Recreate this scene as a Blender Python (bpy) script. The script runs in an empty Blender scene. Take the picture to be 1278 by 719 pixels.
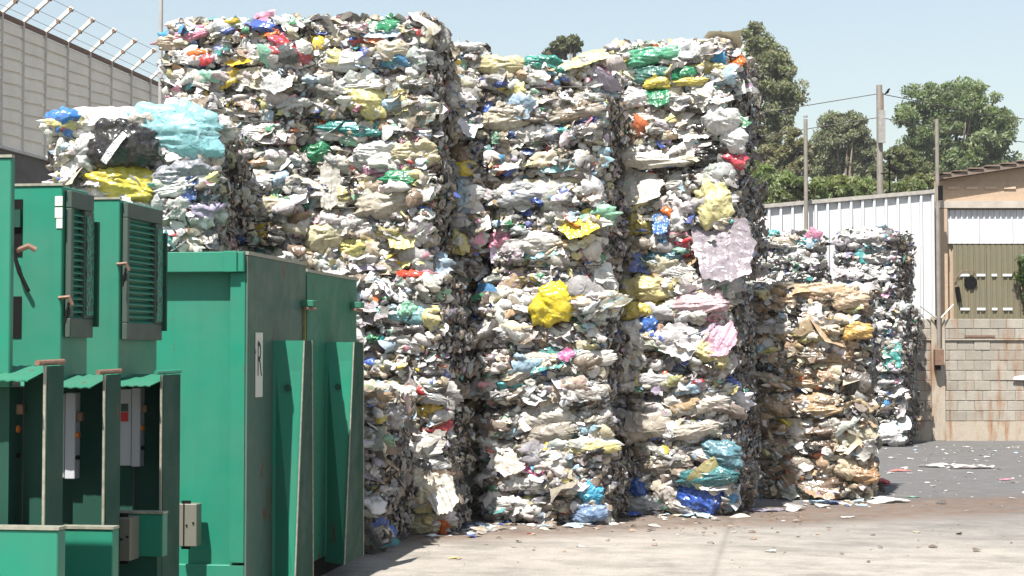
import bpy, bmesh, math, random
import numpy as np
from mathutils import Matrix, Vector

random.seed(7)
RNG = np.random.default_rng(11)
R = math.radians
scene = bpy.context.scene
COL = scene.collection

# ------------------------------------------------------------------ camera
FPX, PW, PH, CZ = 2100.0, 1278.0, 719.0, 1.6
YAW, PITCH = R(8.42), math.atan(80.5 / FPX)
cam_d = bpy.data.cameras.new('camera')
cam = bpy.data.objects.new('camera', cam_d)
COL.objects.link(cam)
cam.location = (0, 0, CZ)
cam.rotation_euler = (math.pi / 2 + PITCH, 0, YAW)
cam_d.sensor_width = 36.0
cam_d.lens = 36.0 * FPX / PW
cam_d.clip_start = 0.1
cam_d.clip_end = 6000
scene.camera = cam

# ------------------------------------------------------------------ sky and sun
SUN_AZ, SUN_EL = R(15), R(61)          # light travels towards azimuth (clockwise from +Y), from this height
world = bpy.data.worlds.new('World')
scene.world = world
world.use_nodes = True
wn = world.node_tree
sky = wn.nodes.new('ShaderNodeTexSky')
sky.sky_type = 'NISHITA'
sky.sun_disc = False
sky.sun_elevation = SUN_EL
sky.sun_rotation = SUN_AZ + math.pi
sky.altitude = 30
sky.air_density = 1.45
sky.dust_density = 1.6
sky.ozone_density = 1.0
bg = wn.nodes['Background']
pale = wn.nodes.new('ShaderNodeHueSaturation')      # thin summer haze: the same everywhere in the sky
pale.inputs['Saturation'].default_value = 0.76
wn.links.new(sky.outputs[0], pale.inputs['Color'])
wn.links.new(pale.outputs[0], bg.inputs[0])
bg.inputs[1].default_value = 0.068
sun_d = bpy.data.lights.new('sun', 'SUN')
sun_d.energy = 5.0
sun_d.angle = R(0.5)
sun_d.color = (1.0, 0.95, 0.885)
sun = bpy.data.objects.new('sun', sun_d)
COL.objects.link(sun)
sdir = Vector((math.sin(SUN_AZ) * math.cos(SUN_EL), math.cos(SUN_AZ) * math.cos(SUN_EL), -math.sin(SUN_EL)))
sun.rotation_euler = sdir.to_track_quat('-Z', 'Y').to_euler()
sun.location = (-10, -20, 40)
scene.view_settings.view_transform = 'Standard'
scene.view_settings.look = 'None'
scene.view_settings.exposure = 1.3
scene.view_settings.gamma = 1.0
scene.render.engine = 'CYCLES'
scene.cycles.max_bounces = 7
scene.cycles.diffuse_bounces = 2
scene.cycles.glossy_bounces = 2
scene.cycles.transmission_bounces = 3
scene.cycles.transparent_max_bounces = 6

# ------------------------------------------------------------------ measuring helpers
_fw = np.array([-math.sin(YAW) * math.cos(PITCH), math.cos(YAW) * math.cos(PITCH), math.sin(PITCH)])
_rt = np.array([math.cos(YAW), math.sin(YAW), 0.0])
_up = np.cross(_rt, _fw)
_c = np.array([0, 0, CZ])


def ray(x, y):
    return _fw + _rt * (x - PW / 2) / FPX - _up * (y - PH / 2) / FPX


def at(x, y, Y):
    """surveyed point on the vertical plane Y metres down the yard"""
    d = ray(x, y)
    return _c + d * (Y / d[1])


def ground_at(x, y, z=0.0):
    d = ray(x, y)
    return _c + d * ((z - CZ) / d[2])


def on_plane(x, y, p0, n):
    d = ray(x, y)
    return _c + d * (np.dot(np.array(p0) - _c, n) / np.dot(d, n))


# ------------------------------------------------------------------ materials
def new_mat(name):
    m = bpy.data.materials.new(name)
    m.use_nodes = True
    nt = m.node_tree
    return m, nt, nt.nodes['Principled BSDF']


def N(nt, kind, **kw):
    n = nt.nodes.new('ShaderNode' + kind)
    for k, v in kw.items():
        setattr(n, k, v)
    return n


def ramp(nt, fac, stops):
    r = N(nt, 'ValToRGB')
    el = r.color_ramp.elements
    while len(el) < len(stops):
        el.new(0.5)
    for e, (p, c) in zip(el, stops):
        e.position = p
        e.color = (*c, 1) if len(c) == 3 else c
    nt.links.new(fac, r.inputs[0])
    return r.outputs[0]


def noise(nt, vec, scale, detail=4, rough=0.6, dist=0.0):
    n = N(nt, 'TexNoise')
    n.inputs['Scale'].default_value = scale
    n.inputs['Detail'].default_value = detail
    n.inputs['Roughness'].default_value = rough
    n.inputs['Distortion'].default_value = dist
    if vec is not None:
        nt.links.new(vec, n.inputs['Vector'])
    return n.outputs[0]


def mix(nt, fac, a, b, blend='MIX'):
    m = N(nt, 'MixRGB', blend_type=blend)
    for i, v in enumerate((fac, a, b)):
        if isinstance(v, (int, float)):
            m.inputs[i].default_value = v
        elif isinstance(v, tuple):
            m.inputs[i].default_value = (*v, 1)
        else:
            nt.links.new(v, m.inputs[i])
    return m.outputs[0]


def mathn(nt, op, a, b=None):
    m = N(nt, 'Math', operation=op)
    for i, v in enumerate((a, b)):
        if v is None:
            continue
        if isinstance(v, (int, float)):
            m.inputs[i].default_value = v
        else:
            nt.links.new(v, m.inputs[i])
    return m.outputs[0]


def coord(nt, which='Object', scale=None):
    tc = N(nt, 'TexCoord').outputs[which]
    if scale:
        mp = N(nt, 'Mapping')
        mp.inputs['Scale'].default_value = scale
        nt.links.new(tc, mp.inputs[0])
        return mp.outputs[0]
    return tc


def world_pos(nt, scale=None):
    p = N(nt, 'NewGeometry').outputs['Position']
    if scale:
        mp = N(nt, 'Mapping')
        mp.inputs['Scale'].default_value = scale
        nt.links.new(p, mp.inputs[0])
        return mp.outputs[0]
    return p


def bump(nt, bsdf, height, strength=0.4, dist=0.02):
    b = N(nt, 'Bump')
    b.inputs['Strength'].default_value = strength
    b.inputs['Distance'].default_value = dist
    nt.links.new(height, b.inputs['Height'])
    nt.links.new(b.outputs[0], bsdf.inputs['Normal'])


def film_mat(name, source, rough=0.24, transl=0.20, printed=True):
    """crumpled plastic film; colour comes from the piece itself"""
    m, nt, b = new_mat(name)
    if source == 'object':
        oi = N(nt, 'ObjectInfo')
        colr = oi.outputs['Color']
        rnd = oi.outputs['Random']
    else:
        a = N(nt, 'Attribute', attribute_name='Col')
        colr = a.outputs['Color']
        rnd = None
    wp = world_pos(nt)
    if rnd is not None and printed:
        n = noise(nt, coord(nt, 'Object', (2.2, 3.4, 2.2)), 3.1, 2, 0.5, 0.4)
        msk = mathn(nt, 'MULTIPLY', mathn(nt, 'GREATER_THAN', n, 0.60), mathn(nt, 'GREATER_THAN', rnd, 0.72))
        hs = N(nt, 'CombineColor', mode='HSV')
        nt.links.new(mathn(nt, 'FRACT', mathn(nt, 'MULTIPLY', rnd, 37.0)), hs.inputs[0])
        hs.inputs[1].default_value = 0.62
        hs.inputs[2].default_value = 0.42
        colr = mix(nt, mathn(nt, 'MULTIPLY', msk, 0.7), colr, hs.outputs[0])
    # contents showing through the thin film: paler and duller patches
    mot = noise(nt, wp, 17.0, 4, 0.7, 0.8)
    gm = N(nt, 'Gamma')
    nt.links.new(colr, gm.inputs[0])
    gm.inputs[1].default_value = 0.62 if source != 'object' or printed else 0.45
    colr = mix(nt, mathn(nt, 'MULTIPLY', ramp(nt, mot, [(0.50, (0, 0, 0)), (0.66, (1, 1, 1))]), 0.55 if printed else 0.4), colr, gm.outputs[0])
    colr = mix(nt, mathn(nt, 'MULTIPLY', ramp(nt, mot, [(0.34, (1, 1, 1)), (0.46, (0, 0, 0))]), 0.28), colr, mix(nt, 1.0, colr, (0.42, 0.40, 0.38), 'MULTIPLY'))
    dirt = ramp(nt, noise(nt, wp, 9.0, 5, 0.65), [(0.42, (0, 0, 0)), (0.72, (1, 1, 1))])
    colr = mix(nt, mathn(nt, 'MULTIPLY', dirt, 0.28), colr, (0.17, 0.145, 0.115))
    nt.links.new(colr, b.inputs['Base Color'])
    b.inputs['Roughness'].default_value = rough
    b.inputs['Specular IOR Level'].default_value = 0.65
    wn_ = N(nt, 'TexNoise', noise_type='RIDGED_MULTIFRACTAL')
    wn_.inputs['Scale'].default_value = 17.0
    wn_.inputs['Detail'].default_value = 4.0
    wn_.inputs['Distortion'].default_value = 0.7
    nt.links.new(wp, wn_.inputs['Vector'])
    bump(nt, b, wn_.outputs[0], 0.7, 0.02)
    tr = N(nt, 'BsdfTranslucent')
    nt.links.new(colr, tr.inputs[0])
    ms = N(nt, 'MixShader')
    ms.inputs[0].default_value = transl
    nt.links.new(b.outputs[0], ms.inputs[1])
    nt.links.new(tr.outputs[0], ms.inputs[2])
    nt.links.new(ms.outputs[0], nt.nodes['Material Output'].inputs[0])
    return m


def paint_mat(name, col, rough=0.45, rust=0.5, fade=0.12, metal=0.0, chip_scale=6.0, spec=0.5):
    m, nt, b = new_mat(name)
    wp = world_pos(nt)
    big = noise(nt, wp, 1.6, 4, 0.6)
    c = mix(nt, ramp(nt, big, [(0.35, (0, 0, 0)), (0.7, (1, 1, 1))]), col, tuple(min(1, v * (1 - fade) + 0.10 * fade) for v in col))
    streak = noise(nt, world_pos(nt, (9, 9, 0.7)), 2.0, 5, 0.65)
    c = mix(nt, mathn(nt, 'MULTIPLY', ramp(nt, streak, [(0.5, (0, 0, 0)), (0.8, (1, 1, 1))]), 0.35), c, tuple(v * 0.6 + 0.012 for v in col))
    if rust > 0:
        ch = noise(nt, world_pos(nt, (1, 1, 0.45)), chip_scale, 6, 0.72)
        lo = 0.69 - 0.06 * rust
        c = mix(nt, ramp(nt, ch, [(lo, (0, 0, 0)), (lo + 0.03, (1, 1, 1))]), c, (0.10, 0.045, 0.022))
    nt.links.new(c, b.inputs['Base Color'])
    nt.links.new(ramp(nt, noise(nt, wp, 5, 4), [(0.3, (rough * 0.8,) * 3), (0.8, (min(1, rough * 1.35),) * 3)]), b.inputs['Roughness'])
    b.inputs['Metallic'].default_value = metal
    b.inputs['Specular IOR Level'].default_value = spec
    bump(nt, b, noise(nt, wp, 2.2, 3), 0.25, 0.03)
    return m


def plain_mat(name, col, rough=0.6, metal=0.0, var=0.25, scale=8.0):
    m, nt, b = new_mat(name)
    n = noise(nt, world_pos(nt), scale, 5, 0.65)
    c = mix(nt, ramp(nt, n, [(0.3, (0, 0, 0)), (0.75, (1, 1, 1))]), col, tuple(v * (1 - var) for v in col))
    nt.links.new(c, b.inputs['Base Color'])
    b.inputs['Roughness'].default_value = rough
    b.inputs['Metallic'].default_value = metal
    return m


M = {}
M['film'] = film_mat('plastic_film', 'object')
M['film_plain'] = film_mat('plain_plastic_film', 'object', 0.26, 0.25, False)
M['scrap'] = film_mat('plastic_scraps', 'attr', 0.36, 0.08)
M['core'] = film_mat('packed_plastic', 'attr', 0.5, 0.0)
M['green'] = paint_mat('green_paint', (0.010, 0.166, 0.103), 0.45, 0.85, 0.25, spec=0.3)
M['green_worn'] = paint_mat('green_paint_worn', (0.044, 0.105, 0.078), 0.55, 1.6, 0.5, chip_scale=5, spec=0.2)
M['green_grey'] = paint_mat('grey_green_paint', (0.05, 0.075, 0.062), 0.5, 0.5, spec=0.2)
M['black'] = plain_mat('black_rubber', (0.008, 0.008, 0.008), 0.9)
M['black'].node_tree.nodes['Principled BSDF'].inputs['Specular IOR Level'].default_value = 0.1
M['grey_box'] = paint_mat('grey_enclosure', (0.42, 0.43, 0.46), 0.4, 0.1)
M['khaki_box'] = paint_mat('olive_grey_enclosure', (0.12, 0.12, 0.095), 0.45, 0.2)
M['white_sign'] = paint_mat('white_label', (0.52, 0.50, 0.46), 0.5, 0.6)
M['ink'] = plain_mat('black_ink', (0.015, 0.015, 0.015), 0.6)
M['red'] = plain_mat('red_label', (0.45, 0.02, 0.02), 0.5)
M['orange'] = plain_mat('orange_plastic', (0.6, 0.16, 0.02), 0.4)
M['rusty'] = plain_mat('rusty_steel', (0.22, 0.13, 0.09), 0.7, 0.2, 0.5, 20)
M['steel'] = plain_mat('bare_steel', (0.42, 0.40, 0.37), 0.45, 0.6, 0.4, 20)
M['wire'] = plain_mat('baling_wire', (0.10, 0.095, 0.09), 0.5, 0.7)


# ------------------------------------------------------------------ mesh helpers
def mesh_obj(name, verts, faces, mat, parent=None, smooth=False, mats=None):
    me = bpy.data.meshes.new(name)
    me.from_pydata([tuple(v) for v in verts], [], faces)
    if smooth:
        me.polygons.foreach_set('use_smooth', [True] * len(me.polygons))
    me.update()
    if mat is not None:
        me.materials.append(mat)
    o = bpy.data.objects.new(name, me)
    COL.objects.link(o)
    if parent is not None:
        o.parent = parent
    return o


def np_mesh(name, V, Q, mat, cols=None, smooth=False):
    """V (n,3), Q (m,3|4) int; cols (n,3) point colours"""
    me = bpy.data.meshes.new(name)
    k = Q.shape[1]
    me.vertices.add(len(V))
    me.vertices.foreach_set('co', np.ascontiguousarray(V, dtype=np.float32).ravel())
    me.loops.add(len(Q) * k)
    me.loops.foreach_set('vertex_index', np.ascontiguousarray(Q, dtype=np.int32).ravel())
    me.polygons.add(len(Q))
    me.polygons.foreach_set('loop_start', np.arange(0, len(Q) * k, k, dtype=np.int32))
    me.polygons.foreach_set('loop_total', np.full(len(Q), k, dtype=np.int32))
    if smooth:
        me.polygons.foreach_set('use_smooth', np.ones(len(Q), dtype=bool))
    if cols is not None:
        a = me.color_attributes.new('Col', 'FLOAT_COLOR', 'POINT')
        c4 = np.ones((len(V), 4), dtype=np.float32)
        c4[:, :3] = cols
        a.data.foreach_set('color', c4.ravel())
    me.materials.append(mat)
    me.update(calc_edges=True)
    me.validate()
    return me


class MB:
    def __init__(s):
        s.v, s.f = [], []

    def add(s, vs, fs):
        b = len(s.v)
        s.v += [tuple(map(float, v)) for v in vs]
        s.f += [tuple(i + b for i in f) for f in fs]
        return s

    def box(s, x0, x1, y0, y1, z0, z1):
        return s.add([(x0, y0, z0), (x1, y0, z0), (x1, y1, z0), (x0, y1, z0), (x0, y0, z1), (x1, y0, z1), (x1, y1, z1), (x0, y1, z1)],
                     [(0, 3, 2, 1), (4, 5, 6, 7), (0, 1, 5, 4), (1, 2, 6, 5), (2, 3, 7, 6), (3, 0, 4, 7)])

    def hexa(s, pts):
        return s.add(pts, [(0, 3, 2, 1), (4, 5, 6, 7), (0, 1, 5, 4), (1, 2, 6, 5), (2, 3, 7, 6), (3, 0, 4, 7)])

    def tube(s, pts, r, n=8, cap=True, r1=None):
        pts = [Vector(p) for p in pts]
        rings = []
        for i, p in enumerate(pts):
            d = (pts[min(i + 1, len(pts) - 1)] - pts[max(i - 1, 0)]).normalized()
            a = d.cross(Vector((0, 0, 1)))
            if a.length < 1e-3:
                a = d.cross(Vector((1, 0, 0)))
            a.normalize()
            b = d.cross(a)
            rr = r if r1 is None else r + (r1 - r) * i / (len(pts) - 1)
            rings.append([p + (a * math.cos(t) + b * math.sin(t)) * rr for t in [2 * math.pi * k / n for k in range(n)]])
        vs = [q for rg in rings for q in rg]
        fs = []
        for i in range(len(rings) - 1):
            for k in range(n):
                fs.append((i * n + k, i * n + (k + 1) % n, (i + 1) * n + (k + 1) % n, (i + 1) * n + k))
        if cap:
            fs.append(tuple(reversed(range(n))))
            fs.append(tuple((len(rings) - 1) * n + k for k in range(n)))
        return s.add(vs, fs)

    def prism(s, poly, axis, a0, a1):
        """poly: 2D points; extruded along axis 'x','y','z' from a0 to a1"""
        def p3(p, a):
            return {'x': (a, p[0], p[1]), 'y': (p[0], a, p[1]), 'z': (p[0], p[1], a)}[axis]
        n = len(poly)
        vs = [p3(p, a0) for p in poly] + [p3(p, a1) for p in poly]
        fs = [tuple(range(n)), tuple(reversed(range(n, 2 * n)))] + [(i, i + n, (i + 1) % n + n, (i + 1) % n) for i in range(n)]
        return s.add(vs, fs)

    def build(s, name, mat, parent=None, bevel=0.0, smooth=False):
        o = mesh_obj(name, s.v, s.f, mat, parent, smooth)
        bm = bmesh.new()
        bm.from_mesh(o.data)
        bmesh.ops.recalc_face_normals(bm, faces=bm.faces)
        if bevel > 0:
            bmesh.ops.bevel(bm, geom=bm.edges[:], offset=bevel, segments=1, affect='EDGES', clamp_overlap=True)
        bm.to_mesh(o.data)
        bm.free()
        return o


def thing(name, label, cat, loc=(0, 0, 0), rz=0.0, group=None):
    o = bpy.data.objects.new(name, None)
    o.empty_display_size = 0.2
    COL.objects.link(o)
    o.location = loc
    o.rotation_euler = (0, 0, rz)
    tag(o, label, cat, group)
    return o


def tag(o, label=None, cat=None, group=None, kind=None):
    if label:
        o['label'] = label
    if cat:
        o['category'] = cat
    if group:
        o['group'] = group
    if kind:
        o['kind'] = kind
    return o


# numpy value noise ---------------------------------------------------
def _hash(ix, iy, iz, seed):
    h = (ix * 374761393 + iy * 668265263 + iz * 2147483647 + seed * 974634777) & 0xFFFFFFFF
    h = ((h ^ (h >> 13)) * 1274126177) & 0xFFFFFFFF
    h = h ^ (h >> 16)
    return (h & 0xFFFFFF) / float(0xFFFFFF)


def vnoise(p, seed=0):
    p = np.asarray(p, dtype=np.float64)
    i = np.floor(p).astype(np.int64)
    f = p - i
    f = f * f * (3 - 2 * f)
    r = 0
    for dx in (0, 1):
        for dy in (0, 1):
            for dz in (0, 1):
                w = (f[:, 0] if dx else 1 - f[:, 0]) * (f[:, 1] if dy else 1 - f[:, 1]) * (f[:, 2] if dz else 1 - f[:, 2])
                r = r + w * _hash(i[:, 0] + dx, i[:, 1] + dy, i[:, 2] + dz, seed)
    return r


def fbm(p, seed=0, octv=3):
    r, a, t = 0, 1.0, 0
    for k in range(octv):
        r = r + a * vnoise(p * 2 ** k, seed + k)
        t += a
        a *= 0.5
    return r / t


# ==================================================================== GROUND
def ground_material():
    m, nt, b = new_mat('yard_surface')
    wp = world_pos(nt)
    sx = N(nt, 'SeparateXYZ')
    nt.links.new(wp, sx.inputs[0])
    n1 = noise(nt, wp, 0.55, 6, 0.62)
    n2 = noise(nt, wp, 4.0, 6, 0.7)
    fine = noise(nt, wp, 55.0, 3, 0.7)
    asphalt = ramp(nt, n2, [(0.3, (0.0680, 0.0672, 0.0688)), (0.75, (0.1120, 0.1096, 0.1080))])
    concrete = ramp(nt, n2, [(0.25, (0.1894, 0.1741, 0.1536)), (0.7, (0.2970, 0.2744, 0.2417))])
    # worn concrete apron in front, old asphalt further down the yard
    yy = mathn(nt, 'ADD', mathn(nt, 'ADD', sx.outputs[1], mathn(nt, 'MULTIPLY', sx.outputs[0], 0.22)), mathn(nt, 'MULTIPLY', mathn(nt, 'SUBTRACT', n1, 0.5), 4.5))
    f = N(nt, 'MapRange')
    f.inputs[1].default_value = 13.6
    f.inputs[2].default_value = 19.5
    nt.links.new(yy, f.inputs[0])
    c = mix(nt, f.outputs[0], concrete, asphalt)
    # brown earth trodden out from under the bales
    sx2 = mathn(nt, 'ABSOLUTE', mathn(nt, 'SUBTRACT', mathn(nt, 'ADD', sx.outputs[1], mathn(nt, 'MULTIPLY', sx.outputs[0], -0.62)), 16.75))
    e = mathn(nt, 'SUBTRACT', mathn(nt, 'ADD', 1.15, mathn(nt, 'MULTIPLY', n1, 1.2)), sx2)
    em = N(nt, 'MapRange')
    em.inputs[1].default_value = 0.35
    em.inputs[2].default_value = 1.1
    nt.links.new(e, em.inputs[0])
    soil = ramp(nt, noise(nt, wp, 7.0, 6, 0.75), [(0.3, (0.0680, 0.0416, 0.0280)), (0.7, (0.1520, 0.1000, 0.0680))])
    c = mix(nt, mathn(nt, 'MULTIPLY', em.outputs[0], ramp(nt, n2, [(0.3, (0.25,) * 3), (0.6, (0.95,) * 3)])), c, soil)
    # tyre tracks and scuffs along the yard
    tr = noise(nt, world_pos(nt, (0.9, 1.6, 1)), 1.1, 6, 0.72)
    c = mix(nt, mathn(nt, 'MULTIPLY', ramp(nt, tr, [(0.48, (0, 0, 0)), (0.66, (1, 1, 1))]), 0.5), c, (0.0680, 0.0616, 0.0544))
    c = mix(nt, mathn(nt, 'MULTIPLY', ramp(nt, noise(nt, world_pos(nt, (1.2, 2.0, 1)), 1.7, 6, 0.75), [(0.58, (0, 0, 0)), (0.75, (1, 1, 1))]), 0.4), c, (0.3200, 0.3000, 0.2680))
    sp = ramp(nt, fine, [(0.30, (0.72,) * 3), (0.62, (1.08,) * 3)])
    c = mix(nt, 1.0, c, sp, 'MULTIPLY')
    # hairline cracks
    vo = N(nt, 'TexVoronoi', feature='DISTANCE_TO_EDGE')
    vo.inputs['Scale'].default_value = 0.2
    wv = mix(nt, 0.12, wp, N(nt, 'TexNoise').outputs[1])
    nt.links.new(wv, vo.inputs['Vector'])
    c = mix(nt, mathn(nt, 'MULTIPLY', ramp(nt, vo.outputs[0], [(0.0, (1, 1, 1)), (0.006, (0, 0, 0))]), 0.35), c, (0.06, 0.055, 0.05))
    nt.links.new(c, b.inputs['Base Color'])
    b.inputs['Roughness'].default_value = 0.88
    h = mathn(nt, 'ADD', mathn(nt, 'MULTIPLY', fine, 0.5), n2)
    bump(nt, b, h, 0.5, 0.02)
    return m


g = MB()
g.add([(-400, -60, 0), (400, -60, 0), (400, 900, 0), (-400, 900, 0)], [(0, 1, 2, 3)])
go = g.build('ground', ground_material())
tag(go, 'worn grey concrete and asphalt yard with brown earth stains', None, None, 'structure')

# ==================================================================== BALES
PAL = {
    'white': (.80, .80, .78), 'offwhite': (.71, .69, .645), 'cream': (.69, .62, .46), 'lgrey': (.50, .50, .50), 'grey': (.26, .26, .26),
    'taupe': (.33, .28, .22), 'brown': (.19, .125, .08), 'tan': (.52, .36, .21), 'black': (.015, .015, .017), 'pblue': (.42, .60, .74), 'blue': (.03, .11, .48),
    'sky': (.05, .32, .62), 'teal': (.05, .38, .38), 'pgreen': (.26, .56, .40), 'green': (.025, .26, .11), 'yellow': (.80, .60, .05),
    'pyellow': (.74, .66, .28), 'orange': (.80, .17, .03), 'red': (.58, .03, .04), 'pink': (.74, .30, .42), 'lilac': (.50, .43, .58), 'purple': (.18, .07, .34),
    'aqua': (.30, .66, .72), 'dgrey': (.10, .10, .10)}
PAL = {k: tuple(v * .78 for v in c) for k, c in PAL.items()}
STYLE = {
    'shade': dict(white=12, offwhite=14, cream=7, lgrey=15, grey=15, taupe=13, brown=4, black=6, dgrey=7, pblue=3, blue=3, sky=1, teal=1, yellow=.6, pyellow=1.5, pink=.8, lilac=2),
    'mixed': dict(white=28, offwhite=22, cream=11, lgrey=10, grey=6, taupe=7, tan=3, brown=3, black=4, dgrey=3, pblue=3.4, blue=2.0, sky=1.4, teal=1.3, pgreen=1.9, green=1.5, yellow=1.2, pyellow=4, orange=.8, red=1.0, pink=1.5, lilac=1.6, purple=.6),
    'pale': dict(white=38, offwhite=24, cream=10, lgrey=8, grey=4, taupe=5, tan=2, brown=1.5, black=3, dgrey=2, pblue=2.8, blue=1.3, teal=.8, pgreen=1.5, green=1.1, yellow=.9, pyellow=3.4, orange=.6, red=.7, pink=1.2, lilac=1.3),
    'yellowish': dict(white=25, offwhite=22, cream=17, lgrey=7, grey=5, taupe=7, tan=4, black=3, brown=3, pblue=2.4, blue=1.4, green=1.4, pgreen=1.8, yellow=1.8, pyellow=8, orange=.7, red=1.0, pink=1.2, lilac=1.1),
    'greyish': dict(white=19, offwhite=22, cream=12, lgrey=13, grey=10, taupe=12, tan=3, brown=5, black=5, dgrey=4, pblue=3, blue=2.2, sky=1, teal=1.2, pgreen=1, green=.9, yellow=.6, pyellow=2, red=.8, pink=1.2, lilac=1.5),
    'edge': dict(white=3, offwhite=5, cream=3, lgrey=8, grey=18, taupe=18, brown=18, black=9, dgrey=18, pblue=1.5, blue=1.2, teal=.8, green=.6, red=.4, pink=.6, lilac=1.5, tan=2),  # bale sides: dirtier mix, darkened further to put their shade into the colour
    'brown': dict(white=14, offwhite=18, cream=15, lgrey=5, grey=4, taupe=13, brown=9, tan=22, black=3, pblue=1, blue=.8, yellow=.8, orange=1.4, pyellow=2),
    'bluish': dict(white=40, offwhite=18, cream=5, lgrey=12, grey=8, taupe=6, black=5, dgrey=4, pblue=5, blue=2, sky=2.2, teal=3.5, pgreen=1.5, green=1.2, yellow=.7, pink=1.2, lilac=2),
}


def palette(style, n, rng, dirt=0.0):
    d = STYLE[style]
    ks = list(d)
    w = np.array([d[k] for k in ks], float)
    idx = rng.choice(len(ks), n, p=w / w.sum())
    c = np.array([PAL[k] for k in ks])[idx]
    c = c * rng.uniform(0.85, 1.08, (n, 1)) * rng.uniform(0.94, 1.06, (n, 3))
    if dirt:  # dirt blend; side faces and gap scraps get more, in place of shade
        t = rng.uniform(0, dirt, (n, 1))
        c = c * (1 - t) + np.array([.13, .11, .09]) * t
    return np.clip(c, 0.008, 0.84)


def sheet_template(nx, ny, rng, kind):
    """crumpled film of unit size: x width, y height, z outwards"""
    u, v = np.meshgrid(np.linspace(-1, 1, nx), np.linspace(-1, 1, ny))
    u, v = u.ravel(), v.ravel()
    # ragged irregular outline
    a = np.arctan2(v, u)
    ph = rng.uniform(0, 6.28, 6)
    f = .42 if nx > 20 else 1.0
    rad = 1 + f * (.15 * np.sin(2 * a + ph[0]) + .13 * np.sin(3 * a + ph[1]) + .10 * np.sin(5 * a + ph[2]) + .08 * np.sin(8 * a + ph[3]))
    if nx > 6:
        rad += f * (.06 * np.sin(13 * a + ph[4]) + .06 * np.sin(21 * a + ph[5]))
    x = u * np.sqrt(1 - v * v * .42) * rad
    y = v * np.sqrt(1 - u * u * .42) * rad
    if nx > 20:
        q_ = np.stack([u * 1.7 + ph[0] * 5, v * 1.7, 0 * u], 1)
        x = x + .22 * (vnoise(q_, 51) - .5)
        y = y + .30 * (vnoise(q_ + 40, 52) - .5)
    K = 7 if nx < 7 else 26
    z = np.zeros_like(u)
    hor = rng.random() < .6
    for _ in range(K):
        th = (math.pi / 2 + rng.normal(0, .5)) if hor and rng.random() < .7 else rng.uniform(0, math.pi)
        cc = rng.uniform(-.9, .9)
        amp = rng.normal(0, 1) / math.sqrt(K)
        z += amp * np.abs(math.cos(th) * x + math.sin(th) * y - cc)
    z -= z.mean()
    z *= {'sheet': .36, 'pillow': .24, 'wad': .46, 'flap': .30, 'bag': .16}[kind] / max(z.std(), 1e-3) * .5
    if nx > 6:                 # sharp crumple creases
        o = rng.uniform(0, 90)
        ax, ay = (1.6, 3.6) if hor else (3.0, 2.2)
        p = np.stack([x * ax, y * ay, 0 * x + o], 1)
        wob = (vnoise(p * .8 + 9, 31) - .5)[:, None] * np.array([1.4, 1.4, 0])
        r1 = np.abs(vnoise(p + wob, 11) - .5) * 2
        r2_ = np.abs(vnoise(p * 2.3 + wob * 2, 17) - .5) * 2
        fa = .6 if nx > 20 else 1.0
        z += fa * (-.24 * r1 - .16 * r2_ + .15)
    r2 = u * u + v * v
    if kind in ('pillow', 'bag'):
        bul = np.sqrt(np.clip(1 - np.abs(u) ** 2.6, 0, 1)) * np.sqrt(np.clip(1 - np.abs(v) ** 2.4, 0, 1))
        lump = vnoise(np.stack([x * 1.5 + ph[0] * 7, y * 1.8, 0 * x], 1), 41)
        z = z * (.45 + .8 * bul) + bul * (.34 + .40 * lump) - .34
        if kind == 'bag':      # pleats gathered towards one tied end
            kx, ky = rng.choice([-1, 1]) * 1.05, rng.uniform(-.4, .4)
            aa = np.arctan2(y - ky, x - kx)
            dist = np.hypot(x - kx, y - ky)
            z += .05 * np.sin(aa * 17 + rng.uniform(0, 6) + 2.5 * np.sin(dist * 3 + lump * 6)) * np.clip(1.5 - dist, .1, 1)
    elif kind == 'sheet':
        z -= .16 * r2
    elif kind == 'wad':
        z += .40 * np.clip(1 - r2 * .8, -.3, 1) - .12
    elif kind == 'flap':       # hangs out at the lower edge
        z += .30 * np.clip(-v, 0, 1) ** 1.5 - .22 * np.clip(v, 0, 1)
    x = x + .10 * rng.normal(0, 1, x.shape) * (2.0 / nx)
    y = y + .10 * rng.normal(0, 1, y.shape) * (2.0 / ny)
    V = np.stack([x * .5, y * .5, z * .5], 1)
    i, j = np.meshgrid(np.arange(nx - 1), np.arange(ny - 1))
    q = (j * nx + i).ravel()
    Q = np.stack([q, q + 1, q + 1 + nx, q + nx], 1)
    return V, Q


TR = np.random.default_rng(5)
PIECES = []            # meshes of the larger pieces, shared
PKINDS = ['sheet'] * 9 + ['pillow'] * 9 + ['wad'] * 8 + ['flap'] * 6
for kd in PKINDS:
    V, Q = sheet_template(15, 12, TR, kd)
    nm = {'sheet': 'crumpled_film', 'pillow': 'plastic_bag', 'wad': 'film_wad', 'flap': 'loose_film'}[kd]
    PIECES.append((nm, kd, np_mesh(nm, V, Q, M['film'], None, kd in ('pillow', 'sheet'))))
BAGS = []
for kd in ['bag'] * 9:
    V, Q = sheet_template(34, 28, TR, kd)
    BAGS.append(np_mesh('plastic_bag', V, Q, M['film_plain'], None, True))
DRAPES = []
for k in range(4):     # hanging sheets with soft vertical folds
    V, Q = sheet_template(26, 26, TR, 'flap')
    V[:, 2] += .022 * np.sin(V[:, 0] * 23 + V[:, 1] * 3 + k) + .010 * np.sin(V[:, 0] * 41 + V[:, 1] * 4)
    DRAPES.append(np_mesh('loose_film', V, Q, M['film_plain'], None, True))
SMALL = [sheet_template(5, 4, TR, kd) for kd in ['sheet', 'wad', 'flap', 'pillow'] * 8]
SMALLV = np.stack([s[0] for s in SMALL])       # (T, 20, 3)
SMALLQ = SMALL[0][1]


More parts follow.
